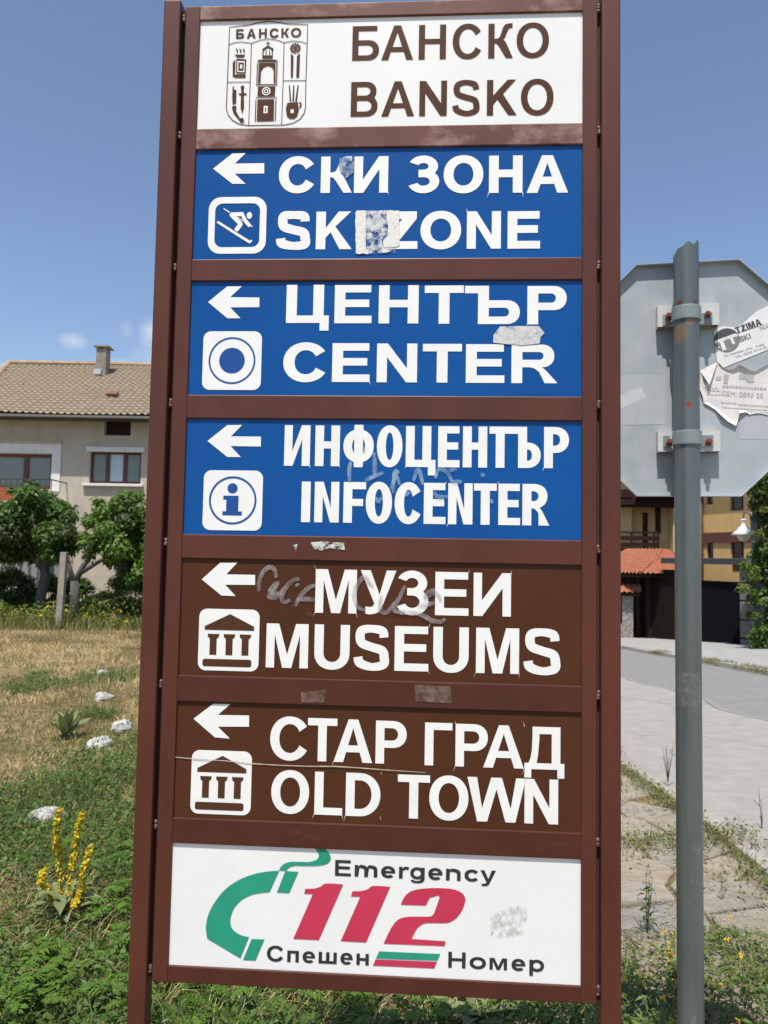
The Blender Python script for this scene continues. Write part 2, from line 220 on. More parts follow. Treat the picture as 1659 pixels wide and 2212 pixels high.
P={'arrow_ski': [(0.0374, 2.4091), (0.0774, 2.4414), (0.106, 2.442), (0.0832, 2.4194), (0.1454, 2.4196), (0.146, 2.3974), (0.0838, 2.3976), (0.1074, 2.3756), (0.0794, 2.3759)], 'arrow_cen': [(0.0358, 2.1245), (0.0753, 2.1575), (0.1057, 2.1574), (0.0821, 2.1346), (0.1432, 2.1339), (0.1438, 2.1136), (0.0827, 2.1132), (0.1051, 2.0904), (0.0774, 2.0904)], 'arrow_inf': [(0.044, 1.8347), (0.0843, 1.8676), (0.115, 1.8683), (0.0926, 1.8446), (0.1544, 1.8446), (0.1549, 1.8242), (0.0922, 1.8246), (0.114, 1.8023), (0.0863, 1.8021)], 'arrow_mus': [(0.0413, 1.5523), (0.0782, 1.5863), (0.1135, 1.5874), (0.0915, 1.5632), (0.1505, 1.5633), (0.151, 1.5431), (0.0897, 1.5423), (0.112, 1.52), (0.0828, 1.5204)], 'arrow_old': [(0.0337, 1.2737), (0.0733, 1.3045), (0.1077, 1.3045), (0.0831, 1.2826), (0.1462, 1.2835), (0.1468, 1.2614), (0.0838, 1.2595), (0.1088, 1.2368), (0.0784, 1.2383)], 'box_ski': (0.0922, 2.2872, 0.1221, 0.1209), 'box_cen': (0.0899, 2.0018, 0.1223, 0.1223), 'box_inf': (0.1001, 1.7135, 0.1221, 0.1223), 'box_mus': (0.1006, 1.4319, 0.1234, 0.1231), 'box_old': (0.0938, 1.1504, 0.1216, 0.1244), 'one_a': [(0.2654, 0.9426), (0.2674, 0.9519), (0.2851, 0.9532), (0.2977, 0.9577), (0.3077, 0.9637), (0.3419, 0.9636), (0.2963, 0.856), (0.246, 0.8559), (0.2825, 0.9424)], 'one_b': [(0.3578, 0.9413), (0.3599, 0.9512), (0.3775, 0.9525), (0.39, 0.9564), (0.4003, 0.963), (0.4339, 0.9629), (0.3888, 0.8558), (0.3392, 0.8559), (0.3758, 0.9415)], 'two': [(0.4551, 0.9299), (0.4581, 0.9376), (0.4632, 0.9468), (0.4724, 0.9547), (0.4862, 0.9598), (0.5078, 0.9632), (0.5386, 0.9645), (0.5602, 0.9624), (0.5741, 0.9561), (0.5794, 0.9473), (0.5783, 0.9368), (0.5729, 0.9231), (0.5639, 0.9107), (0.5532, 0.9028), (0.5425, 0.8993), (0.5087, 0.8978), (0.4965, 0.8943), (0.4873, 0.8864), (0.4813, 0.8756), (0.4768, 0.8664), (0.543, 0.865), (0.5409, 0.856), (0.423, 0.855), (0.4304, 0.8718), (0.4394, 0.8887), (0.45, 0.9012), (0.4623, 0.9062), (0.4777, 0.9084), (0.5101, 0.9098), (0.5177, 0.9138), (0.5213, 0.9208), (0.5302, 0.9467), (0.528, 0.9508), (0.5111, 0.9453), (0.5036, 0.9305)], 'flag_g': [(0.4146, 0.8402), (0.5326, 0.8407), (0.5275, 0.8283), (0.4086, 0.8265)], 'flag_r': [(0.4077, 0.8247), (0.5266, 0.8261), (0.5216, 0.8134), (0.403, 0.8128)], 'hand': [(0.2149, 0.9844), (0.1894, 0.9815), (0.1608, 0.9745), (0.1323, 0.9619), (0.1071, 0.9429), (0.0886, 0.919), (0.0765, 0.8954), (0.0721, 0.8706), (0.0754, 0.8486), (0.1424, 0.8142), (0.1585, 0.8552), (0.1418, 0.8584), (0.1271, 0.8669), (0.121, 0.8789), (0.1215, 0.8943), (0.129, 0.9115), (0.143, 0.926), (0.1619, 0.936), (0.181, 0.9405), (0.1969, 0.9427)], 'hand_t': [(0.2271, 0.9843), (0.2532, 0.9838), (0.2358, 0.9425), (0.2113, 0.9424)], 'hand_b': [(0.1637, 0.8518), (0.1892, 0.8523), (0.1725, 0.8113), (0.1479, 0.8114)], 'cord': [(0.2143, 0.9847), (0.2179, 0.9922), (0.2258, 0.9987), (0.2368, 1.0022), (0.256, 1.003), (0.275, 1.0038), (0.2892, 1.009), (0.2932, 1.0168), (0.2899, 1.0229), (0.284, 1.0303), (0.303, 1.0311), (0.3111, 1.0237), (0.3161, 1.0147), (0.3147, 1.0069), (0.3069, 1.0005), (0.2879, 0.9966), (0.2593, 0.9955), (0.2434, 0.9948), (0.2339, 0.9907), (0.228, 0.9852)], 'sk_head': (0.1173, 2.3078), 'sk_body': [(0.0777, 2.3146), (0.1021, 2.3151), (0.1046, 2.3135), (0.1089, 2.3048), (0.1123, 2.299), (0.1199, 2.2899), (0.1216, 2.2866), (0.1185, 2.2831), (0.1152, 2.2842), (0.1068, 2.2933), (0.1025, 2.3015), (0.1003, 2.3063), (0.0893, 2.3064), (0.1019, 2.2933), (0.1035, 2.29), (0.1022, 2.2851), (0.0943, 2.2745), (0.0911, 2.2737), (0.0874, 2.277), (0.0873, 2.2803), (0.0939, 2.2893), (0.0771, 2.3059), (0.0761, 2.3117)], 'sk_ski': [(0.0506, 2.2938), (0.0521, 2.2958), (0.0546, 2.295), (0.1176, 2.2554), (0.1205, 2.255), (0.1233, 2.2562), (0.1251, 2.2537), (0.1234, 2.2508), (0.1194, 2.2495), (0.1145, 2.2509), (0.0519, 2.2909)], 'sk_pole': [(0.0618, 2.3225), (0.0635, 2.3238), (0.076, 2.3158), (0.0748, 2.3135)], 'sk_pole2': [(0.0893, 2.3058), (0.0926, 2.3053), (0.1047, 2.2962), (0.1027, 2.2954)], 'sk_hand': [(0.1208, 2.2862), (0.1232, 2.2874), (0.1243, 2.2841), (0.1225, 2.2826)], 'g_mus': [[(0.1934, 1.5582), (0.1918, 1.5711), (0.185, 1.5787), (0.1746, 1.5772), (0.1644, 1.5654), (0.1592, 1.5472), (0.1588, 1.5304)], [(0.1785, 1.5308), (0.1963, 1.5505), (0.1813, 1.5244), (0.184, 1.5193), (0.1994, 1.5299)], [(0.1989, 1.5492), (0.1877, 1.5271), (0.1827, 1.5193), (0.1945, 1.5195), (0.2097, 1.5378)], [(0.2418, 1.5565), (0.2301, 1.555), (0.2148, 1.5405), (0.2062, 1.5223), (0.2104, 1.5095), (0.2233, 1.515)], [(0.2355, 1.5474), (0.2383, 1.5423)], [(0.2733, 1.5455), (0.2592, 1.5388), (0.244, 1.5231), (0.2341, 1.5023)], [(0.2402, 1.5166), (0.2571, 1.5169), (0.274, 1.516)], [(0.3911, 1.5453), (0.3807, 1.5528), (0.3753, 1.5629), (0.3651, 1.5589), (0.3551, 1.5408), (0.3529, 1.5228), (0.361, 1.5025), (0.3766, 1.4977)], [(0.4082, 1.529), (0.4046, 1.5136), (0.4075, 1.4959), (0.4203, 1.4961), (0.4328, 1.5142)], [(0.4528, 1.5478), (0.4429, 1.5247), (0.433, 1.5066), (0.4357, 1.4965), (0.4536, 1.4969)], [(0.5248, 1.52), (0.5195, 1.5313), (0.5067, 1.5336), (0.4941, 1.5257), (0.499, 1.536), (0.5143, 1.5414)], [(0.5146, 1.516), (0.4943, 1.5105), (0.479, 1.5101)], [(0.4434, 1.4928), (0.469, 1.4947), (0.4895, 1.49), (0.5075, 1.4803), (0.5253, 1.4781), (0.5341, 1.4847)]], 'g_inf': [[(0.3394, 1.7945), (0.3368, 1.7769), (0.3382, 1.7553)], [(0.3859, 1.8146), (0.3882, 1.795), (0.3886, 1.7755), (0.3898, 1.7667)], [(0.3675, 1.7557), (0.383, 1.7637), (0.4062, 1.7737)], [(0.4223, 1.7407), (0.4278, 1.7603), (0.4295, 1.774), (0.4397, 1.7487)], [(0.4373, 1.7721), (0.4295, 1.7759), (0.4263, 1.733)], [(0.4667, 1.7569), (0.476, 1.7823), (0.4862, 1.7493)], [(0.5111, 1.7632), (0.5147, 1.7788), (0.5243, 1.7818), (0.536, 1.7732), (0.544, 1.7558)], [(0.542, 1.7558), (0.5632, 1.757)], [(0.5379, 1.7791), (0.5532, 1.7841)], [(0.3915, 1.7228), (0.3975, 1.7151), (0.4042, 1.723)], [(0.4497, 1.7275), (0.4593, 1.7354)], [(0.5076, 1.736), (0.5154, 1.7264), (0.5366, 1.7267)], [(0.6192, 1.7162), (0.6259, 1.7201)], [(0.6015, 1.7691), (0.6081, 1.7731)], [(0.3624, 1.8203), (0.3701, 1.8223)]], 'st_ski': [(0.3383, 2.3136), (0.3603, 2.3155), (0.4033, 2.3151), (0.4296, 2.3136), (0.432, 2.2405), (0.4263, 2.2243), (0.3692, 2.223), (0.347, 2.2207), (0.3433, 2.224)], 'st_cen': [(0.6233, 2.0394), (0.6236, 2.0552), (0.6365, 2.0725), (0.6703, 2.0735), (0.7137, 2.0735), (0.7258, 2.0602), (0.7177, 2.0503), (0.7163, 2.038), (0.6803, 2.034), (0.6513, 2.0364)], 'st_112': [(0.6291, 0.8764), (0.6266, 0.912), (0.6371, 0.9244), (0.6645, 0.936), (0.6949, 0.9412), (0.6996, 0.9212), (0.6921, 0.903), (0.6907, 0.8866), (0.6619, 0.8809)]}
EM={'outer': [(0.063, 2.7176), (0.1029, 2.7209), (0.1221, 2.7254), (0.1448, 2.7285), (0.1677, 2.7255), (0.1894, 2.7212), (0.2296, 2.719), (0.2294, 2.6786), (0.2287, 2.5971), (0.2292, 2.5376), (0.2264, 2.5255), (0.2184, 2.5134), (0.2044, 2.5052), (0.1855, 2.5013), (0.1475, 2.5015), (0.1093, 2.5016), (0.0901, 2.5046), (0.0755, 2.5134), (0.0655, 2.5258), (0.0615, 2.5381), (0.0619, 2.597), (0.0627, 2.6785)], 'lines': [[(0.0627, 2.6785), (0.0751, 2.6831), (0.0896, 2.6843), (0.1108, 2.6808), (0.128, 2.6868), (0.1471, 2.6899), (0.1663, 2.6864), (0.1804, 2.6807), (0.1999, 2.6837), (0.2167, 2.6818), (0.2277, 2.6781)], [(0.1108, 2.6808), (0.1106, 2.5961), (0.1102, 2.5021)], [(0.1804, 2.6807), (0.1806, 2.5971), (0.1798, 2.5019)], [(0.0628, 2.5965), (0.1101, 2.5961)], [(0.1811, 2.5971), (0.2287, 2.5971)]], 'text': [('Б', 0.0775, 0.0946, 2.6918, 2.7123), ('А', 0.1006, 0.1198, 2.6918, 2.7122), ('Н', 0.1263, 0.1431, 2.6919, 2.7122), ('С', 0.1491, 0.1683, 2.692, 2.7121), ('К', 0.1741, 0.1899, 2.6921, 2.712), ('О', 0.1946, 0.2162, 2.6921, 2.7119)], 'solid': [[(0.134, 2.667), (0.1463, 2.6753), (0.1587, 2.6676), (0.1574, 2.664), (0.1464, 2.6704), (0.1358, 2.664)], [(0.1451, 2.684), (0.147, 2.6839), (0.1473, 2.6741), (0.1453, 2.6741)], [(0.1425, 2.6811), (0.1502, 2.6809), (0.1503, 2.6789), (0.1426, 2.6791)], [(0.1352, 2.6669), (0.1376, 2.6669), (0.1372, 2.6472), (0.1348, 2.6472)], [(0.1544, 2.6665), (0.1568, 2.6664), (0.1573, 2.6467), (0.155, 2.6468)], [(0.1418, 2.6643), (0.1435, 2.6643), (0.1433, 2.6532), (0.1416, 2.6532)], [(0.1492, 2.6641), (0.1509, 2.6641), (0.151, 2.653), (0.1493, 2.6531)], [(0.1361, 2.6533), (0.1565, 2.6529), (0.1566, 2.6462), (0.1358, 2.6467)], [(0.128, 2.6444), (0.1639, 2.6436), (0.169, 2.6386), (0.124, 2.6396)], [(0.1279, 2.637), (0.1634, 2.6363), (0.1645, 2.5925), (0.1605, 2.5926), (0.16, 2.6196), (0.156, 2.6276), (0.1477, 2.6309), (0.138, 2.6275), (0.1328, 2.6177), (0.1325, 2.5932), (0.1272, 2.5933)], [(0.1241, 2.6371), (0.126, 2.6371), (0.1258, 2.5921), (0.1239, 2.5921)], [(0.1653, 2.6367), (0.1677, 2.6367), (0.1677, 2.5913), (0.1658, 2.5913)], [(0.1235, 2.5909), (0.1679, 2.59), (0.168, 2.5876), (0.1235, 2.5884)], [(0.1275, 2.5854), (0.1643, 2.5852), (0.1636, 2.5642), (0.1271, 2.5644)], [(0.1243, 2.5625), (0.1677, 2.5626), (0.1678, 2.5607), (0.1243, 2.5605)], [(0.1273, 2.557), (0.1626, 2.5573), (0.1629, 2.5105), (0.127, 2.5101)], [(0.123, 2.5571), (0.1249, 2.5571), (0.1248, 2.5097), (0.1229, 2.5097)], [(0.1655, 2.5573), (0.1674, 2.5572), (0.1672, 2.5099), (0.1653, 2.51)], [(0.1953, 2.6562), (0.2012, 2.6507), (0.201, 2.6041), (0.1967, 2.6041)], [(0.2149, 2.6563), (0.2084, 2.6505), (0.2081, 2.6039), (0.2143, 2.6038)], [(0.0721, 2.6387), (0.0775, 2.646), (0.0778, 2.6115), (0.0731, 2.6067)], [(0.0798, 2.6472), (0.1008, 2.6455), (0.1003, 2.6147), (0.08, 2.6164)], [(0.075, 2.6066), (0.0796, 2.6129), (0.1003, 2.613), (0.1005, 2.6056)], [(0.0747, 2.6564), (0.0988, 2.6559), (0.0942, 2.6501), (0.0821, 2.6503)], [(0.0779, 2.6719), (0.0829, 2.6656), (0.0819, 2.6587), (0.0793, 2.6645)], [(0.0851, 2.6718), (0.0901, 2.6655), (0.0891, 2.6586), (0.0865, 2.6643)], [(0.0923, 2.6716), (0.0973, 2.6653), (0.0963, 2.6584), (0.0938, 2.6642)], [(0.0737, 2.587), (0.0761, 2.5869), (0.0773, 2.5795), (0.0816, 2.5794), (0.082, 2.55), (0.0744, 2.5477), (0.0734, 2.5649)], [(0.0757, 2.5452), (0.0829, 2.5439), (0.0825, 2.5329), (0.0909, 2.518), (0.0886, 2.5144), (0.0774, 2.5281), (0.0734, 2.5404)], [(0.0897, 2.5168), (0.098, 2.5184), (0.1007, 2.5093), (0.0948, 2.507), (0.0899, 2.5107)], [(0.0905, 2.5866), (0.096, 2.589), (0.0987, 2.5853), (0.097, 2.5792), (0.0986, 2.5718), (0.1039, 2.5712), (0.104, 2.5687), (0.0978, 2.5679), (0.0991, 2.5399), (0.0956, 2.5273), (0.0919, 2.54), (0.092, 2.568), (0.0872, 2.569), (0.0871, 2.5715), (0.0929, 2.5719)], [(0.1928, 2.5871), (0.1952, 2.587), (0.199, 2.5515), (0.1956, 2.5516)], [(0.2023, 2.5869), (0.2047, 2.5869), (0.2047, 2.5514), (0.2013, 2.5515)], [(0.2114, 2.5867), (0.2138, 2.5867), (0.2108, 2.5513), (0.207, 2.5514)], [(0.1909, 2.549), (0.2132, 2.5501), (0.2156, 2.533), (0.2112, 2.5184), (0.2054, 2.5146), (0.1959, 2.5148), (0.1902, 2.5212), (0.1879, 2.5359)], [(0.2151, 2.5512), (0.2204, 2.5487), (0.2215, 2.5438), (0.2169, 2.5354), (0.2159, 2.539), (0.2186, 2.5451), (0.2157, 2.5481)]], 'white': [[(0.1411, 2.5431), (0.1497, 2.5429), (0.1496, 2.5273), (0.1408, 2.527)], [(0.0824, 2.6422), (0.098, 2.6411), (0.0978, 2.6172), (0.0824, 2.6183)], [(0.1984, 2.5345), (0.2046, 2.5344), (0.2048, 2.5263), (0.1982, 2.5264)]], 'brown2': [[(0.0846, 2.6389), (0.0962, 2.6382), (0.0958, 2.62), (0.0847, 2.6207)], [(0.144, 2.5391), (0.1464, 2.5391), (0.1462, 2.5305), (0.1438, 2.5306)]], 'white2': [[(0.0882, 2.6339), (0.093, 2.6338), (0.0928, 2.6247), (0.0882, 2.6251)]], 'flower': (0.2046, 2.6678, 0.2165, 2.6675), 'disc': (0.1454, 2.575, 0.1545, 2.5749)}
Z=[2.7311, 2.4938, 2.4488, 2.214, 2.1677, 1.9297, 1.8807, 1.6435, 1.5941, 1.3601, 1.3079, 1.0799, 1.0304, 0.7953]
SX, SY = -.40825, 1.55904

# ================================================================ the brown direction sign
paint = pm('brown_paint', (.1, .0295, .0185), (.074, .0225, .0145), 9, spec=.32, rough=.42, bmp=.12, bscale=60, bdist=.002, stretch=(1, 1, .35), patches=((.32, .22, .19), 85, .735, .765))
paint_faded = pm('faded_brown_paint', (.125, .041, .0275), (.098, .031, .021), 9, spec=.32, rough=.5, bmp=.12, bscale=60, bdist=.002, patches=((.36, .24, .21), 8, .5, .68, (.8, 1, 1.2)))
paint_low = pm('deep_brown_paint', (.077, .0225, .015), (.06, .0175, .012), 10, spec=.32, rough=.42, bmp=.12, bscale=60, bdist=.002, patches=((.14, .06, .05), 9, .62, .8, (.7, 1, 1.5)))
white_board = pm('white_board', (.77, .785, .78), (.73, .745, .74), 4, rough=.35, patches=((.6, .6, .58), 13, .68, .85))
blue_board = pm('blue_board', (.0012, .064, .265), (.0016, .077, .295), 3, rough=.36, spec=.22, patches=((.02, .1, .31), 21, .7, .9))
brown_board = pm('brown_board', (.066, .024, .0115), (.08, .029, .014), 3, spec=.15, rough=.4, patches=((.13, .07, .05), 17, .7, .9))
white_film = pm('white_film', (.8, .81, .8), (.75, .76, .75), 14, rough=.42, patches=((.55, .54, .5), 45, .72, .85))
brown_film = pm('brown_film', (.07, .03, .016), (.085, .036, .019), 20, rough=.45, spec=.12)
black_film = pm('black_film', (.02, .02, .024), (.03, .03, .034), 20, rough=.4)
red_film = pm('red_film', (.53, .033, .085), (.46, .028, .075), 12, rough=.45)
green_film = pm('green_film', (.012, .26, .165), (.016, .3, .19), 12, rough=.45)
blue_film = pm('blue_film', (.002, .06, .27), None, 4, rough=.35)
torn_paper = worn('torn_paper', (.72, .74, .76), (.5, .53, .56), 55, .42, .56, .92)
rub = worn('glue_residue', (.4, .41, .39), (.62, .63, .61), 95, .42, .62, .7)
chalk = worn('faded_spray', (.3, .275, .29), (.42, .4, .39), 55, .22, .68, .66)
chalk_pale = worn('pale_marker', (.45, .6, .66), (.3, .48, .72), 40, .25, .7, .62)
weldmat = pm('weld_bead', (.2, .13, .11), (.07, .03, .025), 60, rough=.5)
seam = pm('split_film', (.42, .33, .24), (.6, .55, .48), 60, rough=.7)

SIGN_RZ = R(-3.432)
sign = thing('direction_sign', 'tall brown steel signpost with seven stacked direction boards', 'sign', (SX, SY, 0), SIGN_RZ)
def square_post(x0, x1, z1):
    b = MB(); b.box(x0, x1, -.010, .030, -.05, z1); o = b.build('post', paint, sign, bevel=.0035, seg=3); return o
square_post(-.0752, -.0392, 2.771); square_post(.836, .8736, 2.775)
ZT, ZB = Z[0]+.031, Z[13]-.0315
for x0, x1 in ((-.0315, 0), (.8, .8296)):
    b = MB(); b.box(x0, x1, 0, .025, ZB, ZT); b.build('frame_upright', paint, sign, bevel=.002)
for x0, x1 in ((-.0393, -.0314), (.8295, .8361)):
    b = MB(); b.box(x0, x1, .012, .022, ZB+.004, ZT-.004); b.build('gap_filler', pm('gap_shade_brown', (.035, .017, .013), (.05, .024, .018), 12, rough=.8), sign)  # added strip blocks the see-through gap, with gap shade put into its colour
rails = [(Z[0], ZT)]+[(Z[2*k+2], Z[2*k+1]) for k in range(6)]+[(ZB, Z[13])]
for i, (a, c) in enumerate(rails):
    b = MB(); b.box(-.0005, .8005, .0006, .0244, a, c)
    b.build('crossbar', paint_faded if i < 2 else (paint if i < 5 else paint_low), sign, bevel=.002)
for i, (a, c) in enumerate(rails):
    for xg in (-.0354, .8328):
        zz = (a+c)/2 + (.012 if i else -.004); b = MB()
        for k in range(3):
            b.lathe([(.0001, -.004), (.0036, -.002), (.0042, .001), (.0026, .0045), (.0001, .0055)], (xg+random.uniform(-.001, .001), .004, zz-.005*k+random.uniform(-.002, .002)), 8)
        b.build('weld_bead', weldmat, sign, smooth=True)

KA = [(0, 0), (.225, 0), (.225, .43), (.33, .42), (.43, .33), (.72, 0), (1.02, 0), (.8, .33), (.7, .47), (.6, .535), (.68, .6), (.76, .74), (.83, .84), (.9, .87), (1.0, .87), (1.0, 1.0), (.82, 1.0), (.68, .97), (.58, .88), (.5, .7), (.42, .59), (.33, .565), (.225, .56), (.225, 1), (0, 1)]
# ---- lettering: a bold grotesque drawn as outlines (cap height 1, width w, stem s, bar t)
def arc(cx, cy, rx, ry, a0, a1, n=14, e=2.0):
    out = []
    for k in range(n+1):
        a = R(a0+(a1-a0)*k/n); c, s_ = math.cos(a), math.sin(a)
        out.append((cx+rx*math.copysign(abs(c)**(2/e), c), cy+ry*math.copysign(abs(s_)**(2/e), s_)))
    return out
def stroke(pts, wd):                    # outline of a smooth stroke, widths per control point
    P_, W_ = [], []
    for a in range(len(pts)-1):
        p0, p1, p2, p3 = pts[max(a-1, 0)], pts[a], pts[a+1], pts[min(a+2, len(pts)-1)]
        for k in range(6):
            q = k/6; P_.append(tuple(.5*(2*p1[i]+(p2[i]-p0[i])*q+(2*p0[i]-5*p1[i]+4*p2[i]-p3[i])*q*q+(3*p1[i]-p0[i]-3*p2[i]+p3[i])*q**3) for i in (0, 1))); W_.append(wd[a]+(wd[a+1]-wd[a])*q)
    P_.append(pts[-1]); W_.append(wd[-1]); L, Q = [], []
    for i, (x, y) in enumerate(P_):
        a, b = P_[max(i-1, 0)], P_[min(i+1, len(P_)-1)]; dx, dy = b[0]-a[0], b[1]-a[1]; d = math.hypot(dx, dy); h = W_[i]/2
        L.append((x-dy/d*h, y+dx/d*h)); Q.append((x+dy/d*h, y-dx/d*h))
    return ('strip', L, Q)
def glyph(ch, w, s, t):
    """list of (outline, holes) in a box 0..w by 0..1"""
    o = .014; X = .735                  # overshoot, height of small letters
    def bowl(x0, y0, y1, x1): ry = (y1-y0)/2; rx = min(ry*1.05, (x1-x0)*.75); return arc(x1-rx, y0+ry, rx, ry, -90, 90, 14, 2.15)
    def hole(x0, y0, y1, x1): return [(x0, y0+t)]+bowl(x0, y0+t, y1-t, x1-s)+[(x0, y1-t)]
    if ch in 'IІ': return [([(0, 0), (w, 0), (w, 1), (0, 1)], [])]
    if ch in 'HН': m = .52; return [([(0, 0), (s, 0), (s, m-t/2), (w-s, m-t/2), (w-s, 0), (w, 0), (w, 1), (w-s, 1), (w-s, m+t/2), (s, m+t/2), (s, 1), (0, 1)], [])]
    if ch in 'EЕ': m = .52; return [([(0, 0), (w, 0), (w, t), (s, t), (s, m-t/2), (w*.93, m-t/2), (w*.93, m+t/2), (s, m+t/2), (s, 1-t), (w*.98, 1-t), (w*.98, 1), (0, 1)], [])]
    if ch == 'F': m = .5; return [([(0, 0), (s, 0), (s, m-t/2), (w*.88, m-t/2), (w*.88, m+t/2), (s, m+t/2), (s, 1-t), (w, 1-t), (w, 1), (0, 1)], [])]
    if ch == 'L': return [([(0, 0), (w, 0), (w, t), (s, t), (s, 1), (0, 1)], [])]
    if ch in 'TТ': c = w/2; return [([(c-s/2, 0), (c+s/2, 0), (c+s/2, 1-t), (w, 1-t), (w, 1), (0, 1), (0, 1-t), (c-s/2, 1-t)], [])]
    if ch == 'Г': return [([(0, 0), (s, 0), (s, 1-t), (w, 1-t), (w, 1), (0, 1)], [])]
    if ch == 'Ц': e = w-s*.42; return [([(0, 0), (w-s*.85, 0), (w-s*.85, -.2), (w, -.2), (w, t), (e-.02, t), (e-.02, 1), (e-.02-s, 1), (e-.02-s, t), (s, t), (s, 1), (0, 1)], [])]
    if ch == 'N': return [([(0, 0), (s*.94, 0), (s*.94, .65), (w-s, 0), (w, 0), (w, 1), (w-s*.94, 1), (w-s*.94, .36), (s, 1), (0, 1)], [])]
    if ch == 'И': return [([(0, 0), (s, 0), (w-s*.94, .65), (w-s*.94, 0), (w, 0), (w, 1), (w-s, 1), (s*.94, .36), (s*.94, 1), (0, 1)], [])]
    if ch in 'MМ': c = w/2; k = s*1.38; return [([(0, 0), (s*.92, 0), (s*.92, .76), (c-s*.5, 0), (c+s*.5, 0), (w-s*.92, .76), (w-s*.92, 0), (w, 0), (w, 1), (w-k, 1), (c, .3), (k, 1), (0, 1)], [])]
    if ch == 'W':
        k = s*1.06; c = w/2; a = w*.26
        return [([(a-k*.52, 0), (a+k*.5, 0), (c, .74), (w-a-k*.5, 0), (w-a+k*.52, 0), (w, 1), (w-k, 1), (w-a+.005, .3), (c+k*.55, 1), (c-k*.55, 1), (a-.005, .3), (k, 1), (0, 1)], [])]
    if ch == 'U': rx = w/2; ry = .36; return [([(0, 1)]+arc(w/2, ry, rx, ry+o, 180, 360, 22, 2.15)+[(w, 1), (w-s, 1)]+arc(w/2, ry, rx-s, ry+o-t*1.02, 360, 180, 20, 2.1)+[(s, 1)], [])]
    if ch == 'Z': return [([(0, 0), (w, 0), (w, t), (s*1.5, t), (w*.97, 1-t*.95), (w*.97, 1), (w*.05, 1), (w*.05, 1-t), (w-s*1.6, 1-t), (0, t*.95)], [])]
    if ch in 'AА':
        c = w/2; k = s*1.14; g = .235; ix = lambda y: (c-s*.56)*y
        il = lambda y: k+(c-k)*y/.83
        return [([(0, 0), (k*.98, 0), (ix(g)+k*.93, g), (w-ix(g)-k*.93, g), (w-k*.98, 0), (w, 0), (c+s*.56, 1), (c-s*.56, 1)], [[(il(g+t*.95)-.0, g+t*.95), (w-il(g+t*.95), g+t*.95), (c, .80)]])]
    if ch in 'OО': return [(arc(w/2, .5, w/2, .5+o, 0, 360, 48, 2.12)[:-1], [arc(w/2, .5, w/2-s*1.03, .5+o-t*1.02, 0, 360, 40, 2.1)[:-1]])]
    if ch in 'CС':
        cx = w*.52; rx = w*.52; ou = arc(cx, .5, rx, .5+o, 33, 330, 40, 2.1); i_ = arc(cx, .5, rx-s*1.03, .5+o-t*1.05, 28, 334, 34, 2.1)
        mx = max(p[0] for p in ou); f = w/mx
        return [([(p[0]*f, p[1]) for p in ou+[(w*.8 if False else i_[-1][0]+.0, i_[-1][1])]+i_[::-1][1:]], [])]
    if ch == 'S':
        h = t/2; k = s*.5
        return [(stroke([(k*.75, .29), (w*.16, .155), (w*.5, h-o+.002), (w*.84, .13), (w-k, .285), (w*.8, .44), (w*.5, .515), (w*.22, .595), (k*1.12, .73), (w*.2, .885), (w*.48, 1-h+o-.002), (w*.8, .88), (w-k*1.1, .735)], [s*.98, s*.98, t, s*.95, s, s*.96, t*1.12, s*.96, s, s*.95, t, s*.95, s*.95]), [])]
    if ch == 'З':
        m_ = .525
        def ring_(c_, rx, ry, cx, a0, a1, n=26):
            A = [R(a0+(a1-a0)*k/n) for k in range(n+1)]
            return [(cx+rx*math.cos(q), c_+ry*math.sin(q)) for q in A], [(cx+(rx-s)*math.cos(q), c_+(ry-t)*math.sin(q)) for q in A]
        ry1 = (1+o-(m_-t/2))/2; L1, Q1 = ring_(1+o-ry1, w*.465, ry1, w*.49, 158, -90)
        L1.append((w*.34, m_-t/2)); Q1.append((w*.34, m_+t/2))
        ry2 = (m_+t/2+o)/2; L2, Q2 = ring_(-o+ry2, w*.5, ry2, w*.5, 90, -160)
        return [(('strip', L1, Q1), []), (('strip', L2, Q2), [])]
    if ch == 'Б': y = .585; return [([(0, 0)]+bowl(0, 0, y, w)+[(s, y), (s, 1-t), (w*.92, 1-t), (w*.92, 1), (0, 1)], [hole(s, 0, y, w)])]
    if ch in 'BВ':
        y = .53; b1 = bowl(0, 0, y+t*.5, w); b2 = bowl(0, y-t*.5, 1, w*.95)
        xj = w*.86
        lo = [p for p in b1 if not (p[1] > y and p[0] > 0 and p[1] > y+.01)]; hi = [p for p in b2 if not (p[1] < y+.012)]
        return [([(0, 0)]+lo+hi+[(0, 1)], [hole(s, 0, y+t*.5, w), hole(s, y-t*.5, 1, w*.95)])]
    if ch in 'PР': y = .37; return [([(0, 0), (s, 0), (s, y)]+bowl(0, y, 1, w)+[(0, 1)], [hole(s, y, 1, w)])]
    if ch == 'R':
        y = .41; b = bowl(0, y, 1, w*.93)
        b = [p for p in b if p[1] > y+.05 or p[0] > w*.6]
        return [([(0, 0), (s, 0), (s, y), (w*.4, y), (w*.5, y-.03), (w*.6, y-.12), (w-s*1.18, 0), (w, 0), (w*.8, .26), (w*.72, .36), (w*.66, .41)]+[p for p in b if p[0] > w*.62]+[(w*.5, 1), (0, 1)], [hole(s, y, 1, w*.93)])]
    if ch == 'D': rx = w*.6; return [([(0, 0), (w-rx, 0)]+arc(w-rx, .5, rx, .5, -90, 90, 20, 2.1)+[(0, 1)], [[(s, t), (w-rx, t)]+arc(w-rx, .5, rx-s, .5-t, -90, 90, 18, 2.1)+[(s, 1-t)]])]
    if ch == 'Ъ': a = w*.24; y = .62; return [([(a, 0)]+bowl(a, 0, y, w)+[(a+s, y), (a+s, 1), (0, 1), (0, 1-t), (a, 1-t)], [hole(a+s, 0, y, w)])]
